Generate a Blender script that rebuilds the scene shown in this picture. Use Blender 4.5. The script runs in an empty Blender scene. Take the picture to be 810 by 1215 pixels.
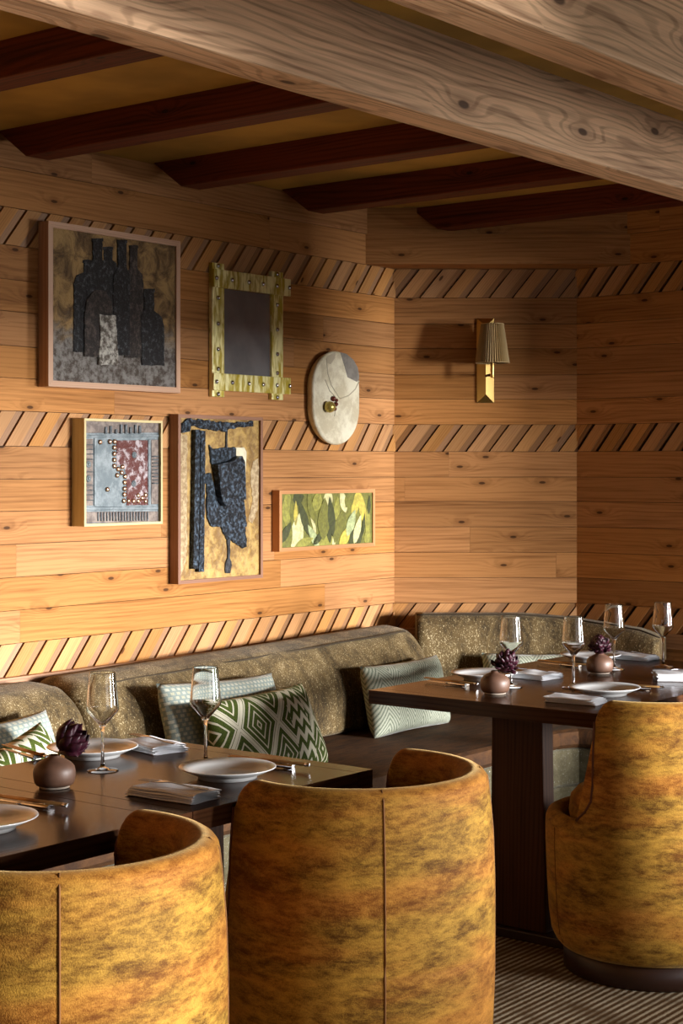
import bpy, bmesh, math, random
from math import sin, cos, pi, radians, sqrt, exp, atan2
from mathutils import Vector, Matrix
RND = random.Random(7)
S = bpy.context.scene
COL = S.collection
F = 1950.0            # focal length in pixels of an 810 x 1215 frame
EYE = 1.44            # eye height
HOR = 557.0           # horizon row
P0 = (0.2138, 6.95)   # where the long gallery wall meets the short facet
NN = (0.785, -0.62)   # out of the gallery wall, into the room
WW = (0.62, 0.785)    # along the gallery wall, away from the camera
ROT = atan2(-0.62, 0.785)
ROTC = -pi / 2
ROTR = ROT - pi / 2
BR = 0.486            # where the right wall stands (b)

def R(a, b, z=0.0):
    return Vector((P0[0] + NN[0] * a + WW[0] * b, P0[1] + NN[1] * a + WW[1] * b, z))

def wall_pt(px, py, a=0.0):
    """point of the plane parallel to the gallery wall at distance a -> (b, z)"""
    q = (px - 405) / F
    b = (q * (P0[1] + NN[1] * a) - P0[0] - NN[0] * a) / (WW[0] - q * WW[1])
    d = P0[1] + NN[1] * a + WW[1] * b
    return b, EYE - (py - HOR) / F * d

def level_pt(px, py, z):
    """point at height z -> (a, b)"""
    d = F * (EYE - z) / (py - HOR)
    X = (px - 405) / F * d
    dx, dy = X - P0[0], d - P0[1]
    return dx * NN[0] + dy * NN[1], dx * WW[0] + dy * WW[1]

# ------------------------------------------------------------------ node helpers
class NB:
    def __init__(s, name):
        m = bpy.data.materials.new(name); m.use_nodes = True
        s.m = m; s.t = m.node_tree; s.n = s.t.nodes
        s.bsdf = [x for x in s.n if x.type == 'BSDF_PRINCIPLED'][0]
    def new(s, typ, **kw):
        x = s.n.new(typ)
        for k, v in kw.items(): setattr(x, k, v)
        return x
    def link(s, a, b): s.t.links.new(a, b)
    def put(s, sock, v):
        if isinstance(v, bpy.types.NodeSocket): s.link(v, sock)
        elif v is not None: sock.default_value = v
    def math(s, op, a, b=None, c=None, clamp=False):
        x = s.new('ShaderNodeMath', operation=op); x.use_clamp = clamp
        s.put(x.inputs[0], a)
        if b is not None: s.put(x.inputs[1], b)
        if c is not None: s.put(x.inputs[2], c)
        return x.outputs[0]
    def mix(s, f, a, b, blend='MIX'):
        x = s.new('ShaderNodeMix', data_type='RGBA', blend_type=blend)
        s.put(x.inputs[0], f); s.put(x.inputs[6], rgba(a)); s.put(x.inputs[7], rgba(b))
        return x.outputs[2]
    def noise(s, vec, scale, detail=3, rough=0.55, dist=0.0, dim='3D'):
        x = s.new('ShaderNodeTexNoise', noise_dimensions=dim)
        if vec is not None: s.link(vec, x.inputs['Vector'])
        x.inputs['Scale'].default_value = scale; x.inputs['Detail'].default_value = detail
        x.inputs['Roughness'].default_value = rough; x.inputs['Distortion'].default_value = dist
        return x.outputs[0]
    def ramp(s, f, lo, hi, clamp=True):
        x = s.new('ShaderNodeMapRange'); x.clamp = clamp; x.interpolation_type = 'SMOOTHSTEP'
        s.put(x.inputs[0], f); x.inputs[1].default_value = lo; x.inputs[2].default_value = hi
        return x.outputs[0]
    def scale(s, vec, v):
        x = s.new('ShaderNodeMapping'); s.link(vec, x.inputs[0]); x.inputs['Scale'].default_value = v
        return x.outputs[0]
    def uv(s): return s.new('ShaderNodeUVMap').outputs[0]
    def obj(s): return s.new('ShaderNodeTexCoord').outputs['Object']
    def sep(s, vec):
        x = s.new('ShaderNodeSeparateXYZ'); s.link(vec, x.inputs[0]); return x.outputs
    def attr(s, name):
        x = s.new('ShaderNodeAttribute'); x.attribute_name = name; return x.outputs['Color']
    def bump(s, h, strength=0.3, dist=0.01):
        x = s.new('ShaderNodeBump'); s.link(h, x.inputs['Height'])
        x.inputs['Strength'].default_value = strength; x.inputs['Distance'].default_value = dist
        s.link(x.outputs[0], s.bsdf.inputs['Normal'])
    def base(s, c, rough=0.5, metal=0.0, spec=0.5, sheen=0.0, sheen_tint=(1, 1, 1), sheen_rough=0.3):
        b = s.bsdf
        s.put(b.inputs['Base Color'], rgba(c)); s.put(b.inputs['Roughness'], rough)
        b.inputs['Metallic'].default_value = metal
        b.inputs['Specular IOR Level'].default_value = spec
        if sheen:
            b.inputs['Sheen Weight'].default_value = sheen
            b.inputs['Sheen Tint'].default_value = rgba(sheen_tint)
            b.inputs['Sheen Roughness'].default_value = sheen_rough
        return s

def rgba(c):
    if isinstance(c, bpy.types.NodeSocket) or isinstance(c, (int, float)): return c
    return (c[0], c[1], c[2], 1.0) if len(c) == 3 else c

def wood(name, light, dark, knot=(0.05, 0.02, 0.008), lines=60, warp=5.0, knots=True, rough=0.5, spec=0.35,
         kscale=(3.6, 9.3), contrast=0.6, bump=0.15, fine=0.25, kcut=0.45, ring=(-0.4, 1.0)):
    N = NB(name); uv = N.uv(); tint = N.attr('tint'); tr = N.new('ShaderNodeSeparateColor')
    N.link(tint, tr.inputs[0])
    x, y, _ = N.sep(uv)
    w = N.noise(N.scale(uv, (0.7, 5.0, 1)), 1.0, 3, 0.45, 0.2, '2D')
    phase = N.math('ADD', N.math('MULTIPLY', y, lines), N.math('MULTIPLY', w, warp))
    if knots:
        v = N.new('ShaderNodeTexVoronoi', voronoi_dimensions='2D')
        N.link(N.scale(uv, (kscale[0], kscale[1], 1)), v.inputs['Vector']); v.inputs['Scale'].default_value = 1.0
        v.inputs['Randomness'].default_value = 0.9
        vs = N.new('ShaderNodeSeparateColor'); N.link(v.outputs['Color'], vs.inputs[0])
        has = N.math('GREATER_THAN', vs.outputs[0], kcut)
        d = v.outputs['Distance']
        g = N.math('POWER', 2.718, N.math('MULTIPLY', N.math('MULTIPLY', d, d), -22.0))
        phase = N.math('ADD', phase, N.math('MULTIPLY', N.math('MULTIPLY', g, has), 2.6))
    sn = N.math('SINE', N.math('MULTIPLY', phase, 6.2832))
    rings = N.ramp(sn, *ring)
    fn = N.noise(N.scale(uv, (4.0, 170.0, 1)), 1.0, 3, 0.6, 0.0, '2D')
    big = N.noise(N.scale(uv, (0.8, 7.0, 1)), 1.3, 2, 0.5, 0.0, '2D')
    stk = N.noise(N.scale(uv, (1.6, 46.0, 1)), 1.0, 3, 0.6, 0.0, '2D')
    rings = N.math('ADD', N.math('MULTIPLY', rings, 0.65), N.math('MULTIPLY', N.ramp(stk, 0.42, 0.72), 0.75))
    f = N.math('ADD', N.math('MULTIPLY', rings, contrast),
               N.math('ADD', N.math('MULTIPLY', N.math('SUBTRACT', fn, 0.5), fine * 2),
                      N.math('MULTIPLY', N.math('SUBTRACT', big, 0.45), 0.9)))
    c = N.mix(N.math('MAXIMUM', N.math('MINIMUM', f, 1.0), 0.0), light, dark)
    if knots:
        halo = N.math('MULTIPLY', N.ramp(d, 0.22, 0.04), has)
        c = N.mix(N.math('MULTIPLY', halo, 0.45), c, dark)
        core = N.math('MULTIPLY', N.ramp(d, 0.062, 0.035), has)
        c = N.mix(N.math('MULTIPLY', core, 0.85), c, knot)
    hs = N.new('ShaderNodeHueSaturation')
    N.link(c, hs.inputs['Color']); N.link(tr.outputs[0], hs.inputs['Value']); N.link(tr.outputs[1], hs.inputs['Saturation'])
    N.base(hs.outputs[0], rough, 0, spec)
    if bump: N.bump(N.math('SUBTRACT', fn, N.math('MULTIPLY', rings, 0.6)), bump, 0.002)
    return N.m

def velvet(name, bright, dark, warm=(0.16, 0.045, 0.004), seed=0.0):
    N = NB(name); o = N.obj()
    mp = N.new('ShaderNodeMapping'); N.link(o, mp.inputs[0]); mp.inputs['Scale'].default_value = (1, 1, 3.4)
    mp.inputs['Location'].default_value = (seed, seed * 2, seed)
    big = N.noise(mp.outputs[0], 4.0, 5, 0.68, 0.6)
    mp2 = N.new('ShaderNodeMapping'); N.link(o, mp2.inputs[0]); mp2.inputs['Scale'].default_value = (1, 1, 3.0)
    mid = N.noise(mp2.outputs[0], 26.0, 5, 0.75, 0.3)
    hue = N.noise(mp.outputs[0], 1.7, 3, 0.6, 0.4)
    gr = N.noise(o, 380.0, 2, 0.6)
    f = N.math('ADD', N.math('MULTIPLY', big, 0.75), N.math('MULTIPLY', mid, 0.75))
    f = N.math('ADD', f, N.math('MULTIPLY', N.math('SUBTRACT', gr, 0.5), 0.30))
    f = N.ramp(f, 0.52, 1.0)
    c = N.mix(f, N.mix(N.ramp(hue, 0.4, 0.6), dark, warm), N.mix(N.ramp(hue, 0.4, 0.6), bright, (0.55, 0.24, 0.040)))
    N.base(c, 0.7, 0, 0.15, 0.55, (1.0, 0.72, 0.32), 0.35)
    N.bump(N.math('ADD', N.math('MULTIPLY', mid, 0.6), gr), 0.25, 0.004)
    return N.m

def speckle(name, base1, base2, fleck, scale=260.0, amount=0.62, streak=(1, 1, 1), sheen=0.35):
    N = NB(name); o = N.scale(N.obj(), streak)
    n1 = N.noise(o, scale, 3, 0.75)
    n2 = N.noise(o, 11.0, 4, 0.65, 0.6)
    n3 = N.noise(o, scale * 0.33, 3, 0.6)
    c = N.mix(N.ramp(n2, 0.35, 0.65), base1, base2)
    c = N.mix(N.math('MULTIPLY', N.ramp(n3, 0.40, 0.70), 0.6), c, base2)
    f = N.math('ADD', n1, N.math('MULTIPLY', N.math('SUBTRACT', n2, 0.5), 0.25))
    c = N.mix(N.ramp(f, amount, amount + 0.09), c, fleck)
    N.base(c, 0.8, 0, 0.3, sheen, (1, 0.95, 0.8), 0.4)
    N.bump(n1, 0.6, 0.004)
    return N.m

def plain(name, c, rough=0.5, metal=0.0, spec=0.5, noise=0.0, nscale=30, bump=0.0):
    N = NB(name)
    if noise or bump:
        n = N.noise(N.obj(), nscale, 3)
        if noise:
            dk = tuple(v * (1 - noise) for v in c); lt = tuple(min(1, v * (1 + noise)) for v in c)
            c = N.mix(N.ramp(n, 0.3, 0.7), dk, lt)
        if bump: N.bump(n, bump, 0.003)
    N.base(c, rough, metal, spec)
    return N.m

M = {}
M['plank'] = wood('spruce_planks', (0.50, 0.232, 0.080), (0.19, 0.072, 0.019), lines=60, warp=5, contrast=0.34, rough=0.62, fine=0.5, spec=0.10)
M['slat'] = wood('spruce_slats', (0.54, 0.275, 0.105), (0.32, 0.138, 0.045), lines=110, warp=3, fine=0.45, contrast=0.35, rough=0.62, kcut=0.75, spec=0.10)
M['slat2'] = wood('weathered_slats', (0.34, 0.17, 0.070), (0.20, 0.09, 0.034), lines=110, warp=4, contrast=0.4, knots=False)
M['beam'] = wood('pale_larch_beam', (0.86, 0.54, 0.30), (0.30, 0.15, 0.07), lines=48, warp=9, ring=(0.1, 1.0), kscale=(2.0, 5.0), contrast=0.55, rough=0.65, spec=0.2, bump=0.35, kcut=0.25, fine=0.4)
M['joist'] = wood('dark_stained_joist', (0.15, 0.030, 0.010), (0.05, 0.010, 0.004), knot=(0.01, 0.003, 0.002), lines=60, warp=8, rough=0.6, spec=0.2, kcut=0.5)
M['walnut'] = wood('dark_walnut', (0.060, 0.024, 0.010), (0.022, 0.008, 0.004), lines=70, warp=5, knots=False, rough=0.20, spec=0.09, bump=0.05)
M['walnut_matte'] = wood('dark_walnut_matte', (0.075, 0.028, 0.012), (0.03, 0.010, 0.005), lines=70, warp=5, knots=False, rough=0.6, spec=0.18, bump=0.05)
M['oak_frame'] = wood('oak_frame', (0.62, 0.38, 0.24), (0.42, 0.22, 0.13), lines=150, warp=4, knots=False, contrast=0.5)
M['pale_frame'] = wood('pale_gilt_frame', (0.68, 0.55, 0.27), (0.52, 0.38, 0.16), lines=150, warp=3, knots=False, contrast=0.3)
M['brown_frame'] = wood('brown_frame', (0.30, 0.15, 0.09), (0.17, 0.075, 0.045), lines=150, warp=3, knots=False, contrast=0.4)
M['orange_frame'] = wood('orange_oak_frame', (0.60, 0.29, 0.12), (0.42, 0.18, 0.07), lines=150, warp=3, knots=False, contrast=0.3)
M['ledge'] = wood('ledge_wood', (0.40, 0.21, 0.105), (0.22, 0.10, 0.048), lines=60, warp=6, knots=False)
M['ceiling'] = plain('ochre_plaster', (0.46, 0.27, 0.05), 0.85, noise=0.25, nscale=3)
M['black'] = plain('dark_gap', (0.012, 0.007, 0.004), 0.9)
M['velvet'] = velvet('mustard_velvet', (0.50, 0.275, 0.040), (0.085, 0.032, 0.003))
M['velvet_piping'] = plain('rust_piping', (0.10, 0.025, 0.006), 0.7)
M['seam'] = plain('velvet_seam', (0.16, 0.06, 0.008), 0.8)
M['plinth'] = plain('dark_plinth', (0.035, 0.012, 0.006), 0.45)
M['olive'] = speckle('olive_chenille', (0.038, 0.023, 0.007), (0.155, 0.102, 0.038), (0.72, 0.60, 0.36), 270, 0.585, (1, 1, 0.45), 0.15)
M['sparkle'] = speckle('flecked_bench_fabric', (0.075, 0.062, 0.03), (0.13, 0.11, 0.06), (0.75, 0.80, 0.78), 230, 0.62)
M['seat'] = speckle('brown_seat_velvet', (0.030, 0.011, 0.003), (0.085, 0.034, 0.008), (0.14, 0.07, 0.02), 60, 0.70, (3.0, 0.7, 1), 0.0)
M['piping'] = plain('olive_piping', (0.035, 0.022, 0.008), 0.8)
M['ceramic'] = plain('white_ceramic', (0.88, 0.90, 0.90), 0.16)
M['vase'] = plain('brown_stoneware', (0.115, 0.058, 0.036), 0.48, spec=0.5, noise=0.15)
M['vase_foot'] = plain('bare_clay', (0.5, 0.42, 0.34), 0.7)
M['linen'] = plain('white_linen', (0.90, 0.91, 0.94), 0.85, noise=0.04, nscale=200, bump=0.2)
M['steel'] = plain('polished_steel', (0.75, 0.76, 0.78), 0.14, 1.0)
M['fork_steel'] = plain('darker_steel', (0.34, 0.35, 0.38), 0.22, 1.0)
M['brass_stick'] = plain('bronze_stick', (0.42, 0.24, 0.09), 0.32, 0.9)
M['petal'] = plain('dark_purple_petal', (0.028, 0.004, 0.010), 0.45, spec=0.3, noise=0.5, nscale=60)
M['stem'] = plain('pale_stem', (0.45, 0.42, 0.14), 0.6)
M['rivet'] = plain('steel_rivet', (0.55, 0.55, 0.6), 0.2, 1.0)
M['brass_lamp'] = plain('brushed_brass', (0.62, 0.42, 0.14), 0.30, 1.0)
M['dark_metal'] = plain('dark_bronze', (0.05, 0.03, 0.015), 0.35, 1.0)

def brass():
    N = NB('hammered_brass'); o = N.obj()
    n = N.noise(o, 22, 4, 0.6, 0.5); n2 = N.noise(N.scale(o, (1, 3.0, 0.6)), 16, 3, 0.6, 0.3)
    c = N.mix(N.ramp(n2, 0.38, 0.62), (0.50, 0.38, 0.03), (1.0, 0.94, 0.48))
    N.base(c, N.ramp(n, 0.2, 0.9), 0.3, 0.6); N.bump(n, 0.5, 0.01)
    for l in list(N.t.links):
        if l.to_socket == N.bsdf.inputs['Roughness']: N.t.links.remove(l)
    N.bsdf.inputs['Roughness'].default_value = 0.42
    return N.m
M['brass'] = brass()

def glassm():
    N = NB('clear_glass'); b = N.bsdf
    b.inputs['Base Color'].default_value = (1, 1, 1, 1); b.inputs['Roughness'].default_value = 0.0
    b.inputs['IOR'].default_value = 1.46; b.inputs['Transmission Weight'].default_value = 1.0
    return N.m
M['glass'] = glassm()

def mirrorm():
    N = NB('aged_mirror'); n = N.noise(N.obj(), 9, 3)
    c = N.mix(N.ramp(n, 0.3, 0.7), (0.27, 0.28, 0.29), (0.36, 0.37, 0.38))
    N.base(c, 0.05, 0.55, 1.0); return N.m
M['mirror'] = mirrorm()

def carpet():
    N = NB('striped_carpet'); o = N.obj(); x, y, _ = N.sep(o)
    st = N.math('SINE', N.math('MULTIPLY', x, 2 * pi / 0.022))
    fl = N.noise(N.scale(o, (1, 0.3, 1)), 260, 3, 0.7)
    lo = N.noise(o, 7, 3)
    f = N.ramp(N.math('ADD', st, N.math('MULTIPLY', N.math('SUBTRACT', fl, 0.5), 3.2)), -0.5, 0.9)
    f = N.math('MULTIPLY', f, N.ramp(lo, 0.2, 0.6))
    c = N.mix(f, (0.11, 0.062, 0.026), (0.50, 0.44, 0.33))
    N.base(c, 0.95, 0, 0.1); N.bump(N.math('ADD', fl, N.math('MULTIPLY', st, 0.3)), 0.5, 0.004); return N.m
M['carpet'] = carpet()

def shadem():
    N = NB('pleated_shade_paper'); b = N.bsdf
    N.base((0.42, 0.30, 0.14), 0.6, 0, 0.3, 0.2); return N.m
M['shade'] = shadem()

def canvas_bottles():
    N = NB('ochre_grey_canvas'); o = N.obj(); x, y, z = N.sep(o)
    n = N.noise(o, 14, 5, 0.65, 0.8); n2 = N.noise(o, 38, 6, 0.75, 0.1)
    up = N.mix(N.ramp(n, 0.35, 0.65), (0.10, 0.055, 0.020), (0.46, 0.29, 0.11))
    dn = N.mix(N.ramp(n2, 0.38, 0.62), (0.075, 0.055, 0.042), (0.27, 0.255, 0.235))
    t = N.math('ADD', z, N.math('MULTIPLY', N.math('SUBTRACT', n, 0.5), 0.12))
    c = N.mix(N.ramp(t, -0.14, -0.02), dn, up)
    N.base(c, 0.6, 0, 0.4); N.bump(N.math('ADD', n, n2), 0.9, 0.012); return N.m
M['canvas_bottles'] = canvas_bottles()
def painty(name, a, b, sc=30, bump=0.9, lo=0.4, hi=0.62, rough=0.5, metal=0.0):
    N = NB(name); o = N.obj(); n = N.noise(o, sc, 6, 0.72, 0.15)
    N.base(N.mix(N.ramp(n, lo, hi), a, b), rough, metal); N.bump(n, bump, 0.012); return N.m
M['bottle_dark'] = painty('bottle_paint_dark', (0.006, 0.006, 0.008), (0.12, 0.14, 0.15), 60, lo=0.50, hi=0.70)
M['bottle_brown'] = painty('bottle_paint_brown', (0.016, 0.011, 0.010), (0.14, 0.11, 0.09), 50, lo=0.45, hi=0.72)
M['bottle_white'] = painty('bottle_paint_white', (0.10, 0.08, 0.06), (0.62, 0.60, 0.54), 50, lo=0.4, hi=0.6)
M['ochre_canvas'] = painty('ochre_canvas', (0.22, 0.115, 0.022), (0.50, 0.32, 0.09), 16, 0.8)
M['ochre_edge'] = painty('peeling_ochre', (0.36, 0.24, 0.12), (0.62, 0.48, 0.28), 60, 0.8)
M['char'] = painty('charred_blue_black', (0.008, 0.011, 0.015), (0.13, 0.19, 0.26), 75, 1.0, lo=0.46, hi=0.66, rough=0.36)
M['char_black'] = painty('charred_black', (0.008, 0.008, 0.010), (0.045, 0.05, 0.06), 40, 0.8, rough=0.4)
M['cream_paint'] = plain('cream_paint', (0.74, 0.68, 0.48), 0.5, noise=0.1)
M['pewter'] = painty('pewter_plate', (0.10, 0.13, 0.145), (0.21, 0.245, 0.26), 18, 0.3, rough=0.5, metal=0.25)
M['pewter_dark'] = painty('pewter_dark', (0.05, 0.06, 0.07), (0.13, 0.15, 0.16), 40, 0.3, rough=0.5, metal=0.25)
M['pewter_warm'] = painty('pewter_warm', (0.10, 0.075, 0.065), (0.23, 0.185, 0.155), 30, 0.3, rough=0.5, metal=0.25)
M['enamel'] = painty('oxblood_enamel', (0.12, 0.028, 0.022), (0.52, 0.46, 0.48), 34, 0.9, lo=0.48, hi=0.60, rough=0.3)
M['copper'] = plain('copper_stud', (0.62, 0.38, 0.24), 0.3, 0.9)
M['plaque'] = painty('cream_clay', (0.62, 0.55, 0.38), (0.86, 0.81, 0.62), 9, 0.25, rough=0.5)
M['plaque_grey'] = plain('grey_clay', (0.23, 0.21, 0.18), 0.6, noise=0.2)
M['plaque_crease'] = plain('shadowed_clay_ridge', (0.52, 0.46, 0.33), 0.6)
M['gold_knob'] = plain('olive_gilt_knob', (0.50, 0.40, 0.10), 0.3, 0.6, noise=0.3, nscale=80)
M['red_bead'] = plain('dark_red_glaze', (0.13, 0.02, 0.012), 0.15)
for nm, c in (('leaf_dark', (0.05, 0.06, 0.012)), ('leaf_olive', (0.17, 0.17, 0.025)), ('leaf_mid', (0.30, 0.29, 0.05)),
              ('leaf_yellow', (0.55, 0.45, 0.07)), ('leaf_pale', (0.66, 0.62, 0.30)), ('leaf_mint', (0.40, 0.46, 0.22))):
    M[nm] = painty(nm, tuple(v * 0.72 for v in c), tuple(min(1, v * 1.25) for v in c), 55, 0.3, lo=0.35, hi=0.65)

def pillow_green():
    N = NB('green_geometric_velvet'); x, y, _ = N.sep(N.uv())
    def tri(v, k, off=0.0): return N.math('ABSOLUTE', N.math('SUBTRACT', N.math('FRACT', N.math('MULTIPLY_ADD', v, k, off)), 0.5))
    d = N.math('ADD', N.math('MULTIPLY', tri(x, 2.6, 0.1), 1.1), N.math('MULTIPLY', tri(y, 1.35, 0.3), 1.0))
    st = N.math('FRACT', N.math('MULTIPLY', d, 7.2))
    g = N.math('GREATER_THAN', st, 0.26)
    xb = N.math('LESS_THAN', N.math('ABSOLUTE', N.math('SUBTRACT', d, 0.50)), 0.040)
    g = N.math('MULTIPLY', g, N.math('SUBTRACT', 1.0, xb))
    # column of stepped blocks near the right side
    bl = N.math('GREATER_THAN', N.math('FRACT', N.math('ADD', N.math('MULTIPLY', y, 6.0), N.math('MULTIPLY', tri(x, 12.0), 1.2))), 0.5)
    inb = N.math('MULTIPLY', N.math('GREATER_THAN', x, 0.66), N.math('LESS_THAN', x, 0.84))
    g = N.mix(inb, g, bl)
    n = N.noise(N.obj(), 300, 2)
    grn = N.mix(N.ramp(n, 0.3, 0.7), (0.030, 0.050, 0.006), (0.085, 0.115, 0.018))
    c = N.mix(g, (0.62, 0.59, 0.46), grn)
    N.base(c, 0.8, 0, 0.2, 0.08, (0.7, 0.9, 0.5), 0.4); N.bump(n, 0.3, 0.003); return N.m
M['pillow_green'] = pillow_green()
def pillow_dash():
    N = NB('pale_dashed_weave'); uv = N.uv()
    b = N.new('ShaderNodeTexBrick'); N.link(uv, b.inputs['Vector']); b.inputs['Scale'].default_value = 1.0
    b.inputs['Brick Width'].default_value = 0.040; b.inputs['Row Height'].default_value = 0.045
    b.inputs['Mortar Size'].default_value = 0.012; b.inputs['Mortar Smooth'].default_value = 0.6
    b.inputs['Color1'].default_value = (0.62, 0.62, 0.52, 1); b.inputs['Color2'].default_value = (0.48, 0.47, 0.34, 1)
    b.inputs['Mortar'].default_value = (0.27, 0.33, 0.31, 1)
    n = N.noise(N.obj(), 260, 3, 0.7)
    c = N.mix(N.ramp(n, 0.35, 0.7), N.mix(0.3, b.outputs[0], (0.1, 0.12, 0.1)), b.outputs[0])
    N.base(c, 0.8, 0, 0.3, 0.2); N.bump(n, 0.5, 0.004); return N.m
M['pillow_dash'] = pillow_dash()
def pillow_chev():
    N = NB('teal_chevron_weave'); x, y, _ = N.sep(N.uv())
    t = N.math('ABSOLUTE', N.math('SUBTRACT', N.math('FRACT', N.math('MULTIPLY', x, 5.0)), 0.5))
    f = N.math('FRACT', N.math('MULTIPLY', N.math('ADD', y, N.math('MULTIPLY', t, 0.45)), 17.0))
    c = N.mix(N.ramp(f, 0.35, 0.55), (0.17, 0.20, 0.14), (0.50, 0.52, 0.40))
    n = N.noise(N.obj(), 320, 2)
    c = N.mix(N.math('MULTIPLY', N.ramp(n, 0.4, 0.7), 0.35), c, (0.55, 0.62, 0.56))
    N.base(c, 0.85, 0, 0.2, 0.2); N.bump(N.math('ADD', f, n), 0.3, 0.003); return N.m
M['pillow_chev'] = pillow_chev()

# ------------------------------------------------------------------ mesh builder
class MB:
    def __init__(s): s.v = []; s.f = []; s.uv = []; s.t = []; s.mi = []; s.sm = []
    def face(s, pts, uvs=None, tint=(1, 1), mi=0, smooth=False):
        n = len(s.v); s.v += [tuple(p) for p in pts]; s.f.append(tuple(range(n, n + len(pts))))
        s.uv.append(uvs or [(p[0], p[1]) for p in pts]); s.t.append(tint); s.mi.append(mi); s.sm.append(smooth)
    def box(s, x0, x1, y0, y1, z0, z1, grain='y', tint=None, mi=0, off=None):
        tint = tint or (RND.uniform(0.9, 1.08), RND.uniform(0.95, 1.05))
        ou, ov = off or (RND.uniform(0, 40), RND.uniform(0, 40))
        g = 'xyz'.index(grain)
        P = [(x, y, z) for x in (x0, x1) for y in (y0, y1) for z in (z0, z1)]
        for idx in ((0, 1, 3, 2), (4, 6, 7, 5), (0, 4, 5, 1), (2, 3, 7, 6), (0, 2, 6, 4), (1, 5, 7, 3)):
            pts = [P[i] for i in idx]
            ax = [k for k in range(3) if len({round(p[k], 7) for p in pts}) > 1]
            if g in ax: u, v = g, [k for k in ax if k != g][0]
            else: u, v = ax[0], ax[-1]
            s.face(pts, [(p[u] + ou, p[v] + ov) for p in pts], tint, mi)
    def prism(s, poly, x0, x1, gdir=(1, 0), tint=(1, 1), mi=0, mi_side=None):
        """polygon in (y, z), extruded from x0 (back) to x1 (front); polygon counter-clockwise seen from +x"""
        ou, ov = RND.uniform(0, 40), RND.uniform(0, 40)
        gd = Vector(gdir).normalized(); gp = (-gd[1], gd[0])
        U = lambda y, z: (y * gd[0] + z * gd[1] + ou, y * gp[0] + z * gp[1] + ov)
        s.face([(x1, y, z) for y, z in poly], [U(y, z) for y, z in poly], tint, mi)
        s.face([(x0, y, z) for y, z in reversed(poly)], [U(y, z) for y, z in reversed(poly)], tint, mi)
        for i in range(len(poly)):
            (ya, za), (yb, zb) = poly[i], poly[(i + 1) % len(poly)]
            s.face([(x0, ya, za), (x0, yb, zb), (x1, yb, zb), (x1, ya, za)],
                   [U(ya, za), U(yb, zb), (U(yb, zb)[0], U(yb, zb)[1] + .02), (U(ya, za)[0], U(ya, za)[1] + .02)], tint, mi if mi_side is None else mi_side)
    def grid(s, rows, closed_u=False, closed_v=False, smooth=True, uvf=None, tint=(1, 1), mi=0):
        """rows: list of lists of points; shared vertices"""
        n = len(s.v); nu, nv = len(rows), len(rows[0])
        for r in rows: s.v += [tuple(p) for p in r]
        for i in range(nu if closed_u else nu - 1):
            for j in range(nv if closed_v else nv - 1):
                a = (i, j), (i, j + 1), (i + 1, j + 1), (i + 1, j)
                s.f.append(tuple(n + (p % nu) * nv + (q % nv) for p, q in a))
                s.uv.append([uvf(p, q) if uvf else (p / max(1, nu - 1), q / max(1, nv - 1)) for p, q in a])
                s.t.append(tint); s.mi.append(mi); s.sm.append(smooth)
        return n
    def ngon(s, idx, smooth=False, mi=0):
        s.f.append(tuple(idx)); s.uv.append([(s.v[i][0], s.v[i][1]) for i in idx]); s.t.append((1, 1)); s.mi.append(mi); s.sm.append(smooth)
    def lathe(s, prof, n=40, cx=0, cy=0, smooth=True, mi=0):
        rows = [[(cx + r * cos(2 * pi * k / n), cy + r * sin(2 * pi * k / n), z) for k in range(n)] for r, z in prof]
        b = s.grid(rows, closed_v=True, smooth=smooth, mi=mi)
        if prof[0][0] > 1e-6: s.ngon([b + k for k in range(n)], mi=mi)
        if prof[-1][0] > 1e-6: s.ngon([b + (len(prof) - 1) * n + k for k in reversed(range(n))], mi=mi)
    def tube(s, pts, r, n=8, mi=0):
        pts = [Vector(p) for p in pts]; rows = []
        rr = r if isinstance(r, (list, tuple)) else [r] * len(pts)
        for i, p in enumerate(pts):
            d = (pts[min(i + 1, len(pts) - 1)] - pts[max(i - 1, 0)]).normalized()
            u = d.cross(Vector((0, 0, 1)));
            if u.length < 1e-3: u = d.cross(Vector((0, 1, 0)))
            u.normalize(); w = d.cross(u).normalized()
            rows.append([p + (u * cos(2 * pi * k / n) + w * sin(2 * pi * k / n)) * rr[i] for k in range(n)])
        b = s.grid(rows, closed_v=True, mi=mi)
        s.ngon([b + k for k in range(n)], mi=mi); s.ngon([b + (len(pts) - 1) * n + k for k in reversed(range(n))], mi=mi)
    def build(s, name, mats, parent=None, loc=None, rz=None, weld=True, bevel=0.0, bseg=2, sub=0, label=None):
        me = bpy.data.meshes.new(name); me.from_pydata(s.v, [], s.f)
        for m in (mats if isinstance(mats, (list, tuple)) else [mats]): me.materials.append(M[m] if isinstance(m, str) else m)
        me.uv_layers.new(name='UVMap'); me.color_attributes.new('tint', 'FLOAT_COLOR', 'CORNER')
        ul = me.uv_layers['UVMap']; ca = me.color_attributes['tint']
        k = 0
        for i, p in enumerate(me.polygons):
            p.material_index = s.mi[i]; p.use_smooth = s.sm[i]
            for q in range(len(s.f[i])):
                ul.data[k].uv = s.uv[i][q]; ca.data[k].color = (s.t[i][0], s.t[i][1], 1, 1); k += 1
        bm = bmesh.new(); bm.from_mesh(me)
        if weld: bmesh.ops.remove_doubles(bm, verts=bm.verts, dist=1e-5)
        bmesh.ops.recalc_face_normals(bm, faces=bm.faces)
        bm.to_mesh(me); bm.free()
        o = bpy.data.objects.new(name, me); COL.objects.link(o)
        if parent: o.parent = parent
        if loc is not None: o.location = loc
        if rz is not None: o.rotation_euler = (0, 0, rz)
        if bevel:
            md = o.modifiers.new('edge', 'BEVEL'); md.width = bevel; md.segments = bseg; md.limit_method = 'ANGLE'; md.angle_limit = radians(40)
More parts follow.
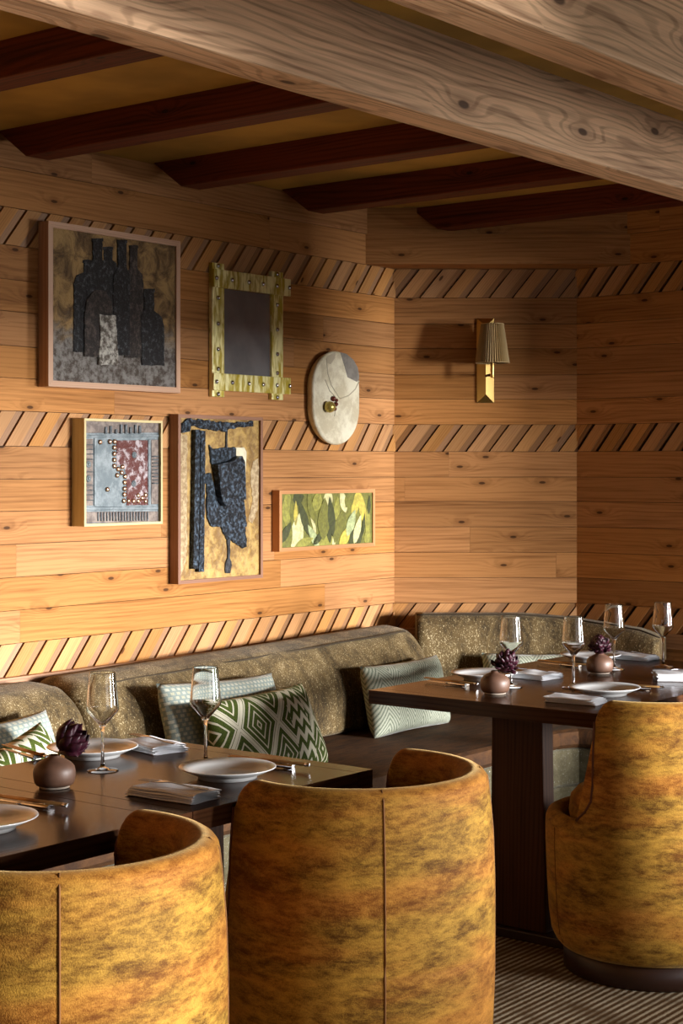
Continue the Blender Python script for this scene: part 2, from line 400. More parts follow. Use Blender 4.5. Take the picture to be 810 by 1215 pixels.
        if sub:
            md = o.modifiers.new('soft', 'SUBSURF'); md.levels = sub; md.render_levels = sub
        if label: o['label'] = label
        return o

def tag(o, label, cat, group=None):
    o['label'] = label; o['category'] = cat
    if group: o['group'] = group
    return o
def thing(name, label, cat, loc, rz=ROT, group=None):
    o = bpy.data.objects.new(name, None); COL.objects.link(o); o.empty_display_size = 0.05
    o.location = loc; o.rotation_euler = (0, 0, rz)
    return tag(o, label, cat, group)
def struct(o): o['kind'] = 'structure'; return o
def copy_tree(o, parent=None):
    c = o.copy(); COL.objects.link(c)
    if parent: c.parent = parent
    for ch in [x for x in bpy.data.objects if x.parent == o]: copy_tree(ch, c)
    return c
def dup(o, label, loc, rz, group=None):
    c = copy_tree(o); c.location = loc; c.rotation_euler = (0, 0, rz); c['label'] = label
    if group: c['group'] = group
    return c

# ------------------------------------------------------------------ the room
ROWS = [2.52, 2.411, 2.285, 2.163, 2.053, 1.950, 1.839, 1.736, 1.629, 1.515, 1.408, 1.305, 1.198, 1.091, 0.984, 0.877, 0.770,
        0.66, 0.55, 0.44, 0.33, 0.22, 0.11, 0.0]
BANDS = {2.285: 2.163, 1.629: 1.515, 0.877: 0.770}
def clip(poly, lo, hi):
    for lim, sg in ((lo, 1), (hi, -1)):
        out = []
        for i in range(len(poly)):
            p, q = poly[i], poly[(i + 1) % len(poly)]
            ip, iq = (p[0] - lim) * sg >= 0, (q[0] - lim) * sg >= 0
            if ip: out.append(p)
            if ip != iq:
                t = (lim - p[0]) / (q[0] - p[0]); out.append((lim, p[1] + t * (q[1] - p[1])))
        poly = out
        if len(poly) < 3: return []
    return poly
def plank_wall(name, y0, y1, loc, rz, seed, gap=0.005, ratio=0.62, phase=0.0, holes=()):
    rnd = random.Random(seed); mb = MB()
    def solid(ya, yb, za, zb, x0, x1, **kw):
        # split round openings
        segs = [(ya, yb)]
        for hy0, hy1, hz0, hz1 in holes:
            if zb > hz0 + 1e-3 and za < hz1 - 1e-3:
                ns = []
                for s0, s1 in segs:
                    if s0 < hy0: ns.append((s0, min(s1, hy0)))
                    if s1 > hy1: ns.append((max(s0, hy1), s1))
                segs = [q for q in ns if q[1] - q[0] > 0.005]
        for s0, s1 in segs: mb.box(x0, x1, s0, s1, za, zb, **kw)
    for i in range(len(ROWS) - 1):
        zt, zb = ROWS[i], ROWS[i + 1]
        solid(y0, y1, zb, zt, -0.10, 0.0, mi=3, tint=(1, 1))
        if zt in BANDS:
            h = zt - zb; pitch = 0.0975; sl = 0.095 if h > 0.115 else 0.083
            g = Vector((sl, h)).normalized()
            k = y0 - 0.3 + phase
            while k < y1 + 0.1:
                wv = pitch * ratio
                for (s0, s1, x1, mi) in ((0, wv, 0.0195, 1), (wv, pitch - gap, 0.0135, 2)):
                    poly = clip([(k + s0, zb + .001), (k + s1, zb + .001), (k + s1 + sl, zt - .001), (k + s0 + sl, zt - .001)], y0, y1)
                    if len(poly) >= 3 and not any(poly[0][0] < h_[1] and poly[0][0] > h_[0] - 0.1 and h_[2] < zb < h_[3] for h_ in holes):
                        mb.prism(poly, 0.0, x1, g, (rnd.uniform(0.82, 1.15), rnd.uniform(0.92, 1.06)), mi)
                k += pitch
            continue
        y = y0 - rnd.uniform(0, 1.2)
        while y < y1:
            L = rnd.uniform(1.1, 2.3); a, b = max(y, y0), min(y + L, y1)
            br = rnd.uniform(0.80, 1.10)
            if abs(zt - 1.736) < 1e-3: br = rnd.uniform(1.12, 1.22)
            if abs(zt - 1.950) < 1e-3: br *= 0.85
            if b - a > 0.02:
                solid(a + (0.0006 if a > y0 else 0), b, zb + 0.0009, zt - 0.0009, 0.0, 0.018, grain='y', tint=(br, rnd.uniform(0.96, 1.04)))
            y += L
    return struct(mb.build(name, ['plank', 'slat', 'slat2', 'black'], None, loc, rz))
plank_wall('wall_left', -7.6, 0.0, R(0, 0), ROT, 11, phase=0.035)
plank_wall('wall_back', 0.0, 0.784, (P0[0], P0[1], 0), ROTC, 23, phase=0.03)
WIN_R = (2.35 - 0.615, 4.25 - 0.615, 0.05, 2.02)   # opening in the right wall
plank_wall('wall_right', 0.0, 4.25, R(0.6155, BR), ROTR, 37, gap=0.018, ratio=0.62, phase=0.02, holes=[WIN_R])

mb = MB(); mb.box(-0.3, 5.0, -7.8, 1.2, -0.08, 0.0)
struct(mb.build('floor', 'carpet', None, R(0, 0), ROT))
mb = MB(); mb.box(-0.2, 1.95, -7.8, 0.9, 2.52, 2.60); mb.box(1.95, 5.0, -7.8, 0.9, 2.455, 2.60)
struct(mb.build('ceiling', 'ceiling', None, R(0, 0), ROT))
# window wall on the right of the camera (openings towards the terrace) and the wall behind
A1 = 4.85
def holed(mb, x0, x1, y0, y1, z0, z1, holes):
    ys = sorted({y0, y1, *[h[0] for h in holes], *[h[1] for h in holes]})
    for ya, yb in zip(ys, ys[1:]):
        hs = [h for h in holes if h[0] <= ya + 1e-6 and h[1] >= yb - 1e-6]
        if not hs: mb.box(x0, x1, ya, yb, z0, z1)
        else:
            h = hs[0]
            if h[2] > z0: mb.box(x0, x1, ya, yb, z0, h[2])
            if h[3] < z1: mb.box(x0, x1, ya, yb, h[3], z1)
HOLES = [(-1.75, 0.44, 0.62, 1.52), (-4.4, -2.15, 0.05, 2.15)]
mb = MB(); holed(mb, 0.0, 0.12, -7.6, BR, 0.0, 2.52, HOLES)
struct(mb.build('wall_front', 'walnut_matte', None, R(A1, 0), ROT))
mb = MB(); mb.box(-0.1, 5.0, -7.72, -7.6, 0, 2.52)
struct(mb.build('wall_rear', 'walnut_matte', None, R(0, 0), ROT))
for i, (h, name) in enumerate(((HOLES[0], 'window_1'), (HOLES[1], 'window_2'))):
    mb = MB(); y0, y1, z0, z1 = h
    for bx in ((y0, y0 + .05, z0, z1), (y1 - .05, y1, z0, z1), (y0 + .05, y1 - .05, z0, z0 + .05), (y0 + .05, y1 - .05, z1 - .05, z1)):
        mb.box(0.02, 0.09, *bx, grain='z')
    struct(mb.build(name, 'walnut', None, R(A1, 0), ROT))

# ledge under the lowest slat band
mb = MB(); mb.box(0.0, 0.045, -7.5, 0.0, 0.715, 0.772, grain='y')
struct(mb.build('trim_1', 'ledge', None, R(0, 0), ROT))
mb = MB(); mb.box(0.0, 0.045, 0.0, 0.784, 0.715, 0.772, grain='y')
struct(mb.build('trim_2', 'ledge', None, (P0[0], P0[1], 0), ROTC))
mb = MB(); mb.box(0.0, 0.045, 0.0, 4.1, 0.715, 0.772, grain='y')
struct(mb.build('trim_3', 'ledge', None, R(0.6155, BR), ROTR))

# box beam above the short facet
mb = MB(); mb.box(0.02, 0.174, -0.13, 0.784 + 0.22, 2.287, 2.411, grain='y', tint=(0.95, 1.0)); mb.box(0.02, 0.166, -0.12, 0.784 + 0.21, 2.412, 2.52, grain='y', tint=(0.9, 1.0))
struct(mb.build('trim_4', 'plank', None, (P0[0], P0[1], 0), ROTC))

# pale main beams, running along the gallery wall
def beam(a, w, z0, z1, label):
    mb = MB(); mb.box(0, w, -7.55, BR - 0.02, z0, z1, grain='y', tint=(1, 0.95), off=(12.3 + a, 4.1))
    tag(mb.build('ceiling_beam', 'beam', None, R(a, 0), ROT, bevel=0.006), label, 'beam')
beam(1.87 - 0.11, 0.11, 2.288, 2.60, 'long pale knotty wooden ceiling beam crossing the whole picture')
beam(2.52 - 0.12, 0.12, 2.268, 2.60, 'pale wooden ceiling beam cut off by the upper right corner')
# dark stained joists
JL = ['dark red-brown joist nearest the camera, cut off at upper left', 'dark red-brown joist whose notched end is above the bottle painting',
      'dark red-brown joist whose notched end meets the wall above the brass mirror', 'dark red-brown joist ending above the corner of the gallery wall',
      'farthest dark red-brown joist, over the wall lamp']
for k, b in enumerate((-2.77, -2.05, -1.35, -0.655, 0.03)):
    mb = MB(); st = 0.02 if k < 4 else 0.14
    prof = [(st, 2.525), (st + 0.14, 2.425), (1.775, 2.425), (1.775, 2.525)]
    for y, rev in ((0, 0), (0.10, 1)):
        pts = [(x, y, z) for x, z in prof]
        mb.face(pts if not rev else pts[::-1], [(p[0] + k * 3.3, p[2]) for p in (pts if not rev else pts[::-1])], (1, 1))
    for i in range(4):
        (xa, za), (xb, zb) = prof[i], prof[(i + 1) % 4]
        mb.face([(xa, 0, za), (xb, 0, zb), (xb, .10, zb), (xa, .10, za)], [(xa + k, 0), (xb + k, 0), (xb + k, .10), (xa + k, .10)], (0.9, 1))
    o = mb.build('ceiling_joist', 'joist', None, R(0, b - 0.10), ROT, bevel=0.004)
    tag(o, JL[k], 'beam', 'dark joists under the ochre ceiling')

# ------------------------------------------------------------------ banquette
def sweep_b(mb, prof, b0, b1, seg=24, round_end=0.05, wob=0.0, seed=0, cap=True, taper=None):
    """profile in (a, z) swept along b with rounded ends"""
    rnd = random.Random(seed); ph = [rnd.uniform(0, 6.28) for _ in range(4)]
    cz = sum(p[1] for p in prof) / len(prof); ca = sum(p[0] for p in prof) / len(prof)
    rows = []
    ts = [0, .15, .4, .7, 1.0]
    st = [(b0 + round_end * (1 - cos(t * pi / 2)), 1 - (1 - sin(t * pi / 2)) * 0.35) for t in ts]
    st += [(b0 + round_end + (b1 - b0 - 2 * round_end) * i / seg, 1) for i in range(1, seg)]
    st += [(b1 - round_end * (1 - cos(t * pi / 2)), 1 - (1 - sin(t * pi / 2)) * 0.35) for t in ts[::-1]]
    for b, sc in st:
        f = (b - b0) / (b1 - b0)
        row = []
        for j, (a, z) in enumerate(prof):
            aa, zz = ca + (a - ca) * sc, cz + (z - cz) * (sc if z > cz else 1)
            if a > ca:
                aa += wob * (sin(b * 5 + ph[0] + z * 6) + 0.6 * sin(b * 11 + ph[1] - z * 9))
                zz += wob * 0.5 * sin(b * 7 + ph[2] + a * 8)
            if taper: zz += taper(f) * max(0, (z - cz) / 0.2)
            row.append((aa, b, zz))
        rows.append(row)
    n = mb.grid(rows, closed_v=True)
    m = len(prof)
    mb.ngon([n + k for k in range(m)]); mb.ngon([n + (len(rows) - 1) * m + k for k in reversed(range(m))])
def smooth_prof(pts, k=5):
    """closed Catmull-Rom through pts"""
    out = []; n = len(pts)
    for i in range(n):
        p0, p1, p2, p3 = (Vector(pts[(i + j - 1) % n]) for j in range(4))
        for q in range(k):
            t = q / k
            out.append(tuple(0.5 * ((2 * p1) + (-p0 + p2) * t + (2 * p0 - 5 * p1 + 4 * p2 - p3) * t * t + (-p0 + 3 * p1 - 3 * p2 + p3) * t ** 3)))
    return out
bq = thing('banquette', 'olive-brown upholstered corner banquette running along the panelled walls', 'banquette', R(0, 0, 0))
BACK = smooth_prof([(0.055, 0.46), (0.06, 0.62), (0.06, 0.765), (0.12, 0.795), (0.20, 0.792), (0.27, 0.770), (0.335, 0.70), (0.365, 0.61), (0.365, 0.52), (0.345, 0.46), (0.20, 0.45)])
def piping(parent, pts, r=0.004, mat='piping'):
    m = MB(); m.tube(pts, r, 6); return m.build('piping', mat, parent, rz=None)
for (b0, b1, sd, lab, tp) in ((-4.3, -2.055, 3, 'left backrest cushion', lambda f: -0.034),
                             (-2.045, -0.185, 4, 'long middle backrest cushion with a piped top edge', lambda f: -0.030 + 0.046 * f)):
    mb = MB(); sweep_b(mb, BACK, b0, b1, 44, 0.06, 0.006, sd, taper=tp)
    o = mb.build('backrest', 'olive', bq, label=lab)
    if sd == 4:
        piping(o, [(0.29, b0 + 0.004, 0.55), (0.30, b0 + .006, 0.64), (0.285, b0 + .01, 0.71), (0.262, b0 + .04, 0.738)] +
               [(0.262 + 0.006 * sin(b0 * 9 + i), b0 + 0.05 + (b1 - b0 - 0.13) * i / 30, 0.7465 + 0.046 * i / 30) for i in range(31)] + [(0.24, b1 - 0.045, 0.784), (0.2, b1 - 0.02, 0.77)])
# backrest on the facet and right wall: path bends round the corner
def back_path(off):
    """offset path (x, y) in room a,b for facet + right wall at distance off from the walls"""
    e = off
    pts = []
    pa = Vector((0.0, 0.0)); pb = Vector((0.6155, BR))
    dc = (pb - pa).normalized(); nc = Vector((dc[1], -dc[0]))
    dr = Vector((1, 0)); nr = Vector((0, -1))
    for t in [i / 10 for i in range(0, 9)]: pts.append(pa + dc * (pb - pa).length * (0.12 + 0.8 * t) + nc * e)
    mid = pb + (nc + nr).normalized() * (e / max(0.2, (nc + nr).normalized().dot(nr)))
    cut = [p for p in pts if (p - mid).dot(dc) < -0.05]
    res = cut + [mid + (-dc) * 0.03, mid + dr * 0.03]
    for i in range(1, 14): res.append(Vector((0.6155 + max(0, mid[0] - 0.6155) + 0.03 + i * 0.030, BR - e)))
    return res
prof3 = [(0.055, 0.44), (0.05, 0.60), (0.05, 0.80), (0.10, 0.842), (0.19, 0.845), (0.235, 0.825), (0.262, 0.74), (0.27, 0.62), (0.26, 0.50), (0.25, 0.44)]
prof3 = smooth_prof(prof3, 3)
rows = []
paths = [back_path(a) for a, z in prof3]
# resample every path to the same count
def resample(p, n):
    L = [0]
    for i in range(1, len(p)): L.append(L[-1] + (p[i] - p[i - 1]).length)
    out = []
    for k in range(n):
        t = L[-1] * k / (n - 1); i = 1
        while i < len(L) - 1 and L[i] < t: i += 1
        u = (t - L[i - 1]) / max(1e-9, L[i] - L[i - 1]); out.append(p[i - 1].lerp(p[i], min(1, max(0, u))))
    return out
paths = [resample(p, 34) for p in paths]
for k in range(34):
    e = min(1.0, 0.55 + (33 - k) * 0.16)
    rows.append([(paths[j][k][0], paths[j][k][1], 0.44 + (prof3[j][1] - 0.44) * (1 - 0.10 * (1 - e)) - 0.05 * (max(0, k - 14) / 19.0) * max(0, (prof3[j][1] - 0.6) / 0.24)) for j in range(len(prof3))])
mb = MB(); n0 = mb.grid(rows, closed_v=True); m_ = len(prof3)
mb.ngon([n0 + k for k in range(m_)]); mb.ngon([n0 + 33 * m_ + k for k in reversed(range(m_))])
ob3 = mb.build('backrest', 'olive', bq, label='curved far backrest under the wall lamp')
piping(ob3, [(rows[k][13][0], rows[k][13][1], rows[k][13][2] + 0.002) for k in range(0, 34)])
# seat: cushions and base
SB = -0.13
def poly_slab(mb, poly, z0, z1, rnd=0.02, bulge=0.0):
    """vertical-sided slab from plan polygon with softly rounded top edge"""
    c = Vector((sum(p[0] for p in poly) / len(poly), sum(p[1] for p in poly) / len(poly)))
    def inset(d):
        out = []
        n = len(poly)
        for i in range(n):
            p0, p1, p2 = Vector(poly[i - 1]), Vector(poly[i]), Vector(poly[(i + 1) % n])
            e1 = (p1 - p0).normalized(); e2 = (p2 - p1).normalized()
            n1 = Vector((-e1[1], e1[0])); n2 = Vector((-e2[1], e2[0]))
            b = (n1 + n2); b = b / max(0.3, b.dot(n1)) if b.length > 1e-6 else n1
            out.append(p1 + b * d)
        return out
    rows = []
    for d, z in ((rnd * 0.6, z0), (0, z0 + rnd * 0.6), (0, z1 - rnd), (rnd * 0.3, z1 - rnd * 0.3), (rnd, z1)):
        rows.append([(p[0], p[1], z) for p in inset(d)])
    n = mb.grid(rows, closed_v=True, smooth=False); m = len(poly)
    mb.ngon([n + k for k in range(m)]); mb.ngon([n + 4 * m + k for k in reversed(range(m))])
def dense(poly, step=0.12):
    out = []
    for i in range(len(poly)):
        p, q = Vector(poly[i]), Vector(poly[(i + 1) % len(poly)]); k = max(1, int((q - p).length / step))
        out += [tuple(p.lerp(q, t / k)) for t in range(k)]
    return out
SEATP = [(0.03, -4.3), (0.955, -4.3), (0.955, SB - 0.10), (0.99, SB - 0.02), (1.06, SB), (2.7, SB), (2.7, BR - 0.06), (0.63, BR - 0.06), (0.03, -0.02)]
mb = MB(); poly_slab(mb, SEATP, 0.385, 0.455, 0.028)
mb.build('seat', 'seat', bq, label='brown streaked velvet bench seat')
BASEP = [(0.03, -4.3), (0.95, -4.3), (0.95, SB - 0.09), (0.985, SB - 0.01), (1.06, SB + 0.008), (2.69, SB + 0.008), (2.69, BR - 0.06), (0.63, BR - 0.06), (0.03, -0.02)]
mb = MB(); poly_slab(mb, BASEP, 0.245, 0.384, 0.014); poly_slab(mb, BASEP, 0.085, 0.243, 0.012)
mb.build('base', 'sparkle', bq, label='flecked fabric bench front')
PL = [(0.03, -4.3), (0.90, -4.3), (0.90, SB), (2.65, SB + 0.05), (2.65, BR - 0.06), (0.63, BR - 0.06), (0.03, -0.02)]
mb = MB(); poly_slab(mb, PL, 0.0, 0.084, 0.004)
mb.build('plinth', 'plinth', bq)

# ------------------------------------------------------------------ throw pillows
def pillow(label, mat, b, a, zc, w, h, t, tilt=18, roll=0, yaw=0, group=None, rz=ROT, sag=0.0):
    """w along the wall, h up, t thick; leaning back by tilt degrees"""
    mb = MB(); nu, nv = 30, 22
    for side in (1, -1):
        rows = []
        for i in range(nu + 1):
            u = -1 + 2 * i / nu; row = []
            for j in range(nv + 1):
                v = -1 + 2 * j / nv
                ex = 1 - 0.10 * (1 - v * v) * 1.0; ey = 1 - 0.12 * (1 - u * u)
                y = u * w / 2 * (0.965 + 0.035 * v * v); z = v * h / 2 * (0.94 + 0.06 * u * u)
                th = t / 2 * (max(0, (1 - u ** 4) * (1 - v ** 4))) ** 0.55
                th *= 1 + 0.05 * sin(5 * u + 3 * v + b * 9)
                z -= sag * (1 - u * u) * max(0, v)
                row.append((side * th, y, z))
            rows.append(row)
        mb.grid(rows, uvf=lambda p, q: (p / nu * (w / 0.5), q / nv * (h / 0.33)))
    o = mb.build('throw_pillow', mat)
    piv = R(a, b, zc)
    o.matrix_world = Matrix.Translation(piv) @ Matrix.Rotation(rz + radians(yaw), 4, 'Z') @ Matrix.Rotation(radians(-tilt), 4, 'Y') @ Matrix.Rotation(radians(roll), 4, 'X')
    return tag(o, label, 'pillow', group)
def pb(px, a): return wall_pt(px, HOR, a)[0]
PILLOWS = [('pale grey dashed-weave pillow behind the green patterned pillow, middle of bench', 'pillow_dash', 266, 0.455, 0.600, 0.56, 0.30, 0.13, 16, -2, 0),
           ('green and cream geometric pillow leaning on the middle of the bench', 'pillow_green', 315, 0.62, 0.575, 0.52, 0.29, 0.13, 24, 1, 0),
           ('pale teal chevron pillow to the left of the far table corner', 'pillow_chev', 482, 0.47, 0.582, 0.49, 0.27, 0.13, 14, 0, 0),
           ('pale grey dashed-weave pillow cut off by the left edge', 'pillow_dash', -2, 0.46, 0.575, 0.46, 0.29, 0.13, 18, 3, 0),
           ('green and cream geometric pillow at the far left, behind the purple tulip', 'pillow_green', 8, 0.66, 0.535, 0.50, 0.29, 0.13, 26, 16, 0)]
for (lab, mat, px, a, zc, w, h, t, tilt, roll, yaw) in PILLOWS:
    pillow(lab, mat, pb(px, a), a, zc, w, h, t, tilt, roll, yaw, 'throw pillows on the banquette')
pillow('small patterned pillow on the far bench, behind the purple flower', 'pillow_chev', 0.07, 0.66, 0.57, 0.42, 0.27, 0.12, 14, 0, -51, 'throw pillows on the banquette')

# ------------------------------------------------------------------ chairs
def make_chair(label, X, Y, facing, half_deg=110, back_seams=(141, -141), front_seam=39):
    """tub chair; local +x is where the sitter looks"""
    ch = thing('tub_chair', label, 'chair', (X, Y, 0), radians(facing), 'mustard velvet tub chairs')
    rz_out = [(0.070, 0.258), (0.085, 0.272), (0.11, 0.284), (0.16, 0.291), (0.25, 0.297), (0.36, 0.301), (0.44, 0.3015), (0.55, 0.3015), (0.66, 0.298), (0.74, 0.291), (0.80, 0.283)]
    def rad(z):
        for (z0, r0), (z1, r1) in zip(rz_out, rz_out[1:]):
            if z <= z1: return r0 + (r1 - r0) * max(0, (z - z0)) / (z1 - z0)
        return rz_out[-1][1]
    # drum
    mb = MB()
    prof = [(rad(z), z) for z in (0.07, 0.085, 0.11, 0.16, 0.22, 0.30, 0.36, 0.41)]
    prof = [(0.24, 0.066)] + prof + [(0.300, 0.432), (0.292, 0.449), (0.277, 0.456), (0.258, 0.450), (0.245, 0.435), (0.245, 0.40)]
    mb.lathe(prof, 72)
    mb.build('body', 'velvet', ch)
    # seat cushion
    mb = MB(); rc = 0.222
    cp = [(0.20, 0.40), (rc + .006, 0.41), (rc + 0.012, 0.45), (rc + 0.006, 0.492), (rc - 0.012, 0.512), (rc - 0.06, 0.522), (rc - 0.13, 0.526), (0.001, 0.528)]
    mb.lathe(cp, 64); mb.build('seat_cushion', 'velvet', ch)
    # back shell
    HALF = radians(half_deg); T = 0.062; TOP = 0.80
    ns = 96; mb = MB(); rows = []; edge = []
    def half(z):
        e = max(0.0, min(1.0, (0.545 - z) / 0.10)); return HALF + 0.26 * e * e
    for i in range(ns + 1):
        s = -1 + 2 * i / ns
        # denser near the ends
        s = math.copysign(1 - (1 - abs(s)) ** 1.35, s)
        dist = (1 - abs(s)) * HALF * 0.29
        rr = 0.045
        top = TOP - (rr - sqrt(max(0, rr * rr - (rr - min(dist, rr)) ** 2)))
        lo = 0.432
        prof = []
        hw = T / 2
        for z in (lo, 0.46, 0.49, 0.52, 0.56, 0.60, 0.65, 0.70, 0.74): prof.append((rad(z), z if z < top - 0.03 else z))
        for k in range(9):
            t = pi * k / 8
            prof.append((rad(0.77) - hw + hw * cos(t), top - hw * 0.9 + hw * 0.9 * sin(t)))
        for z in (0.72, 0.66, 0.58, 0.50, 0.44, lo): prof.append((rad(0.77) - T - 0.004 + 0.012 * max(0, (0.72 - z)) / 0.3, z))
        row = []
        for r, z in prof:
            hz = half(z); th = pi + s * hz
            th_end = (1 - abs(s)) * hz
            rnd = 0.0
            row.append((r * cos(th), r * sin(th), z))
        rows.append(row)
    n = mb.grid(rows); m = len(rows[0])
    mb.ngon([n + k for k in range(m)], smooth=False); mb.ngon([n + ns * m + k for k in reversed(range(m))], smooth=False)
    bk = mb.build('backrest', 'velvet', ch)
    # piping round the cut edges
    for i in (0, ns):
        pts = [Vector(p) for p in rows[i][1:]]
        q = MB(); q.tube([p + (Vector((0, 0, 0))) for p in pts], 0.0035, 6)
        q.build('piping', 'velvet_piping', bk)
    # seams
    for sm in back_seams:
        th = radians(sm)
        zs = [0.09 + (0.78 - 0.09) * k / 24 for k in range(25)]
        pts = [((rad(z) - 0.0005) * cos(th), (rad(z) - 0.0005) * sin(th), z) for z in zs] + [((rad(.77) - .02) * cos(th), (rad(.77) - .02) * sin(th), 0.7985)]
        q = MB(); q.tube(pts, 0.0024, 6); q.build('seam', 'seam', bk)
    for sg in (1, -1):
        th = radians(front_seam) * sg
        pts = [((rad(z)) * cos(th), (rad(z)) * sin(th), z) for z in [0.09 + 0.33 * k / 12 for k in range(13)]]
        q = MB(); q.tube(pts, 0.0016, 6); q.build('seam', 'seam', ch)
    q = MB(); q.lathe([(0.245, 0.0), (0.25, 0.004), (0.25, 0.066), (0.24, 0.069)], 56); q.build('plinth', 'plinth', ch)
    return ch
c1 = make_chair('mustard velvet tub chair in the middle foreground, at the near table', 0.029, 3.55, 140)
dup(c1, 'mustard velvet tub chair cut off by the lower left corner', (-0.499, 2.87, 0), radians(140))
make_chair('mustard velvet tub chair at the right edge, turned to the left, whole base in view', 0.895, 4.77, 137, 89, (), 60)

# ------------------------------------------------------------------ tables
def make_table(label, a0, a1, b0, b1, joints, legs):
    t = thing('dining_table', label, 'table', R(a0, b0, 0), ROT)
    W, L = a1 - a0, b1 - b0
    mb = MB()
    # breadboard ends and field boards, grain across joints
    def board(x0, x1, y0, y1, g): mb.box(x0, x1, y0, y1, 0.708, 0.75, grain=g, tint=(RND.uniform(.85, 1.15), 1))
    ys = [0.0] + joints + [L]
    for ya, yb in zip(ys, ys[1:]):
        e = 0.0012
        board(0, W, ya + e, yb - e, 'x' if yb - ya < 0.2 else 'y')
    mb.build('tabletop', 'walnut', t, weld=False, bevel=0.007, bseg=3)
    mb = MB(); mb.box(0.22, W - 0.22, 0.18, L - 0.18, 0.675, 0.7075, grain='y'); mb.build('apron', 'walnut_matte', t)
    for y in legs:
        mb = MB()
        poly = [(W / 2 - 0.095, 0.03), (W / 2 + 0.105, 0.03), (W / 2 + 0.092, 0.675), (W / 2 - 0.09, 0.675)]
        # panel across the table
        q = MB()
        pts0 = [(x, y, z) for x, z in poly]; pts1 = [(x, y + 0.065, z) for x, z in poly]
        q.face(pts0, [(p[2], p[0]) for p in pts0]); q.face(pts1[::-1], [(p[2], p[0]) for p in pts1[::-1]])
        for i in range(4):
            j = (i + 1) % 4
            q.face([pts0[i], pts1[i], pts1[j], pts0[j]], [(pts0[i][2], 0), (pts1[i][2], .06), (pts1[j][2], .06), (pts0[j][2], 0)])
        q.build('leg', 'walnut_matte', t, bevel=0.004)
        q = MB(); q.box(0.10, W - 0.12, y - 0.02, y + 0.085, 0.0, 0.03, grain='x'); q.build('foot', 'plinth', t, bevel=0.004)
    return t
T1 = make_table('dark walnut dining table nearest the camera, at lower left', 1.15, 1.85, -3.86, -2.57, [0.05, 0.62, 0.69, 1.235], [0.22, 1.00])
T2 = make_table('dark walnut dining table at the far right, by the corner bench', 1.02, 1.84, -1.50, 0.02 - 0.2, [0.05, 0.68, 0.74, 1.27], [0.21, 0.96])
TZ = 0.7505

# ------------------------------------------------------------------ table ware
def make_glass(label, loc):
    t = thing('wine_glass', label, 'glass', loc, 0, 'wine glasses on the tables')
    mb = MB()
    # base + stem (solid)
    prof = [(0.0005, 0.0), (0.036, 0.0), (0.0368, 0.0012), (0.034, 0.0022), (0.016, 0.0045), (0.006, 0.009), (0.0040, 0.018), (0.0034, 0.05), (0.0036, 0.088), (0.0055, 0.099), (0.009, 0.1035), (0.0005, 0.1045)]
    mb.lathe(prof, 32); mb.build('stem', 'glass', t)
    mb = MB()
    out = [(0.0005, 0.1046), (0.009, 0.1052), (0.0335, 0.1335), (0.0358, 0.1365), (0.0370, 0.1400), (0.0372, 0.1440), (0.0362, 0.153), (0.033, 0.190), (0.0297, 0.2235), (0.0295, 0.2250)]
    inn = [(r - 0.0011 if r > 0.002 else 0.0005, z + (0.003 if z < 0.11 else 0.0010)) for r, z in out[:-2]] + [(0.0287, 0.2235), (0.0288, 0.2251)]
    mb.lathe(out + inn[::-1], 40); mb.build('bowl', 'glass', t)
    return t
def on_table(px, py): a, b = level_pt(px, py, TZ); return R(a, b, TZ)
G0 = make_glass('wine glass on the near table, beside the plate with the tulip', on_table(122, 914))
GL = [(244, 905, 'wine glass on the near table, in front of the green patterned pillow'),
      (606, 815, 'wine glass on the far table, leftmost there, right behind a small vase'),
      (680, 816, 'wine glass on the far table, at the rim of the nearest plate'),
      (728, 794, 'wine glass on the far table, just right of the farther vase'),
      (786, 791, 'rightmost wine glass, beside the block of folded napkin')]
for px, py, lab in GL: dup(G0, lab, on_table(px, py), 0)

def make_plate(label, loc):
    mb = MB()
    prof = [(0.0005, 0.0045), (0.060, 0.0045), (0.062, 0.0), (0.066, 0.0), (0.068, 0.006), (0.085, 0.013), (0.1085, 0.0235), (0.1095, 0.0245), (0.1085, 0.0258), (0.085, 0.0165), (0.066, 0.0100), (0.05, 0.0085), (0.0005, 0.0080)]
    mb.lathe(prof, 64)
    return tag(mb.build('plate', 'ceramic', None, loc, 0), label, 'plate', 'white coupe plates')
PLT = [(110, 897, 'white plate under the purple tulip on the near table'), (270, 922, 'white plate on the near table, in front of the middle tub chair'),
       (-22, 983, 'white plate cut off by the left edge of the picture'), (574, 806, 'white plate on the far table, half hidden by a small vase'),
       (717, 824, 'nearest white plate on the far table, above the right tub chair'), (700, 784, 'white plate behind the farther vase'),
       (850, 790, 'white plate cut off by the right edge of the picture')]
pl0 = None
for px, py, lab in PLT:
    loc = on_table(px, py)
    if pl0 is None: pl0 = make_plate(lab, loc)
    else: dup(pl0, lab, loc, 0)

def make_vase(label, loc, ratio=1.0):
    t = thing('bud_vase', label, 'vase', loc, 0, 'brown stoneware bud vases')
    mb = MB()
    prof = [(0.030, 0.004), (0.0395, 0.007), (0.0435, 0.014), (0.0455, 0.026), (0.0455, 0.036), (0.0435, 0.045), (0.037, 0.0535), (0.026, 0.0605), (0.016, 0.0650), (0.0125, 0.0680), (0.0125, 0.0705), (0.011, 0.0712), (0.0095, 0.068), (0.010, 0.064), (0.02, 0.055), (0.0005, 0.050)]
    mb.lathe([(r, z * ratio) for r, z in prof], 48); mb.build('body', 'vase', t)
    mb = MB(); mb.lathe([(0.031, 0.0), (0.033, 0.001), (0.033, 0.0039), (0.03, 0.0042)], 40); mb.build('foot', 'vase_foot', t)
    return t
V0 = make_vase('brown stoneware bud vase on the near table', on_table(65, 934))
V1 = dup(V0, 'brown stoneware bud vase near the left end of the far table', on_table(587, 823), 0)
V2 = dup(V0, 'brown stoneware bud vase further back on the far table', on_table(711, 799), 0)

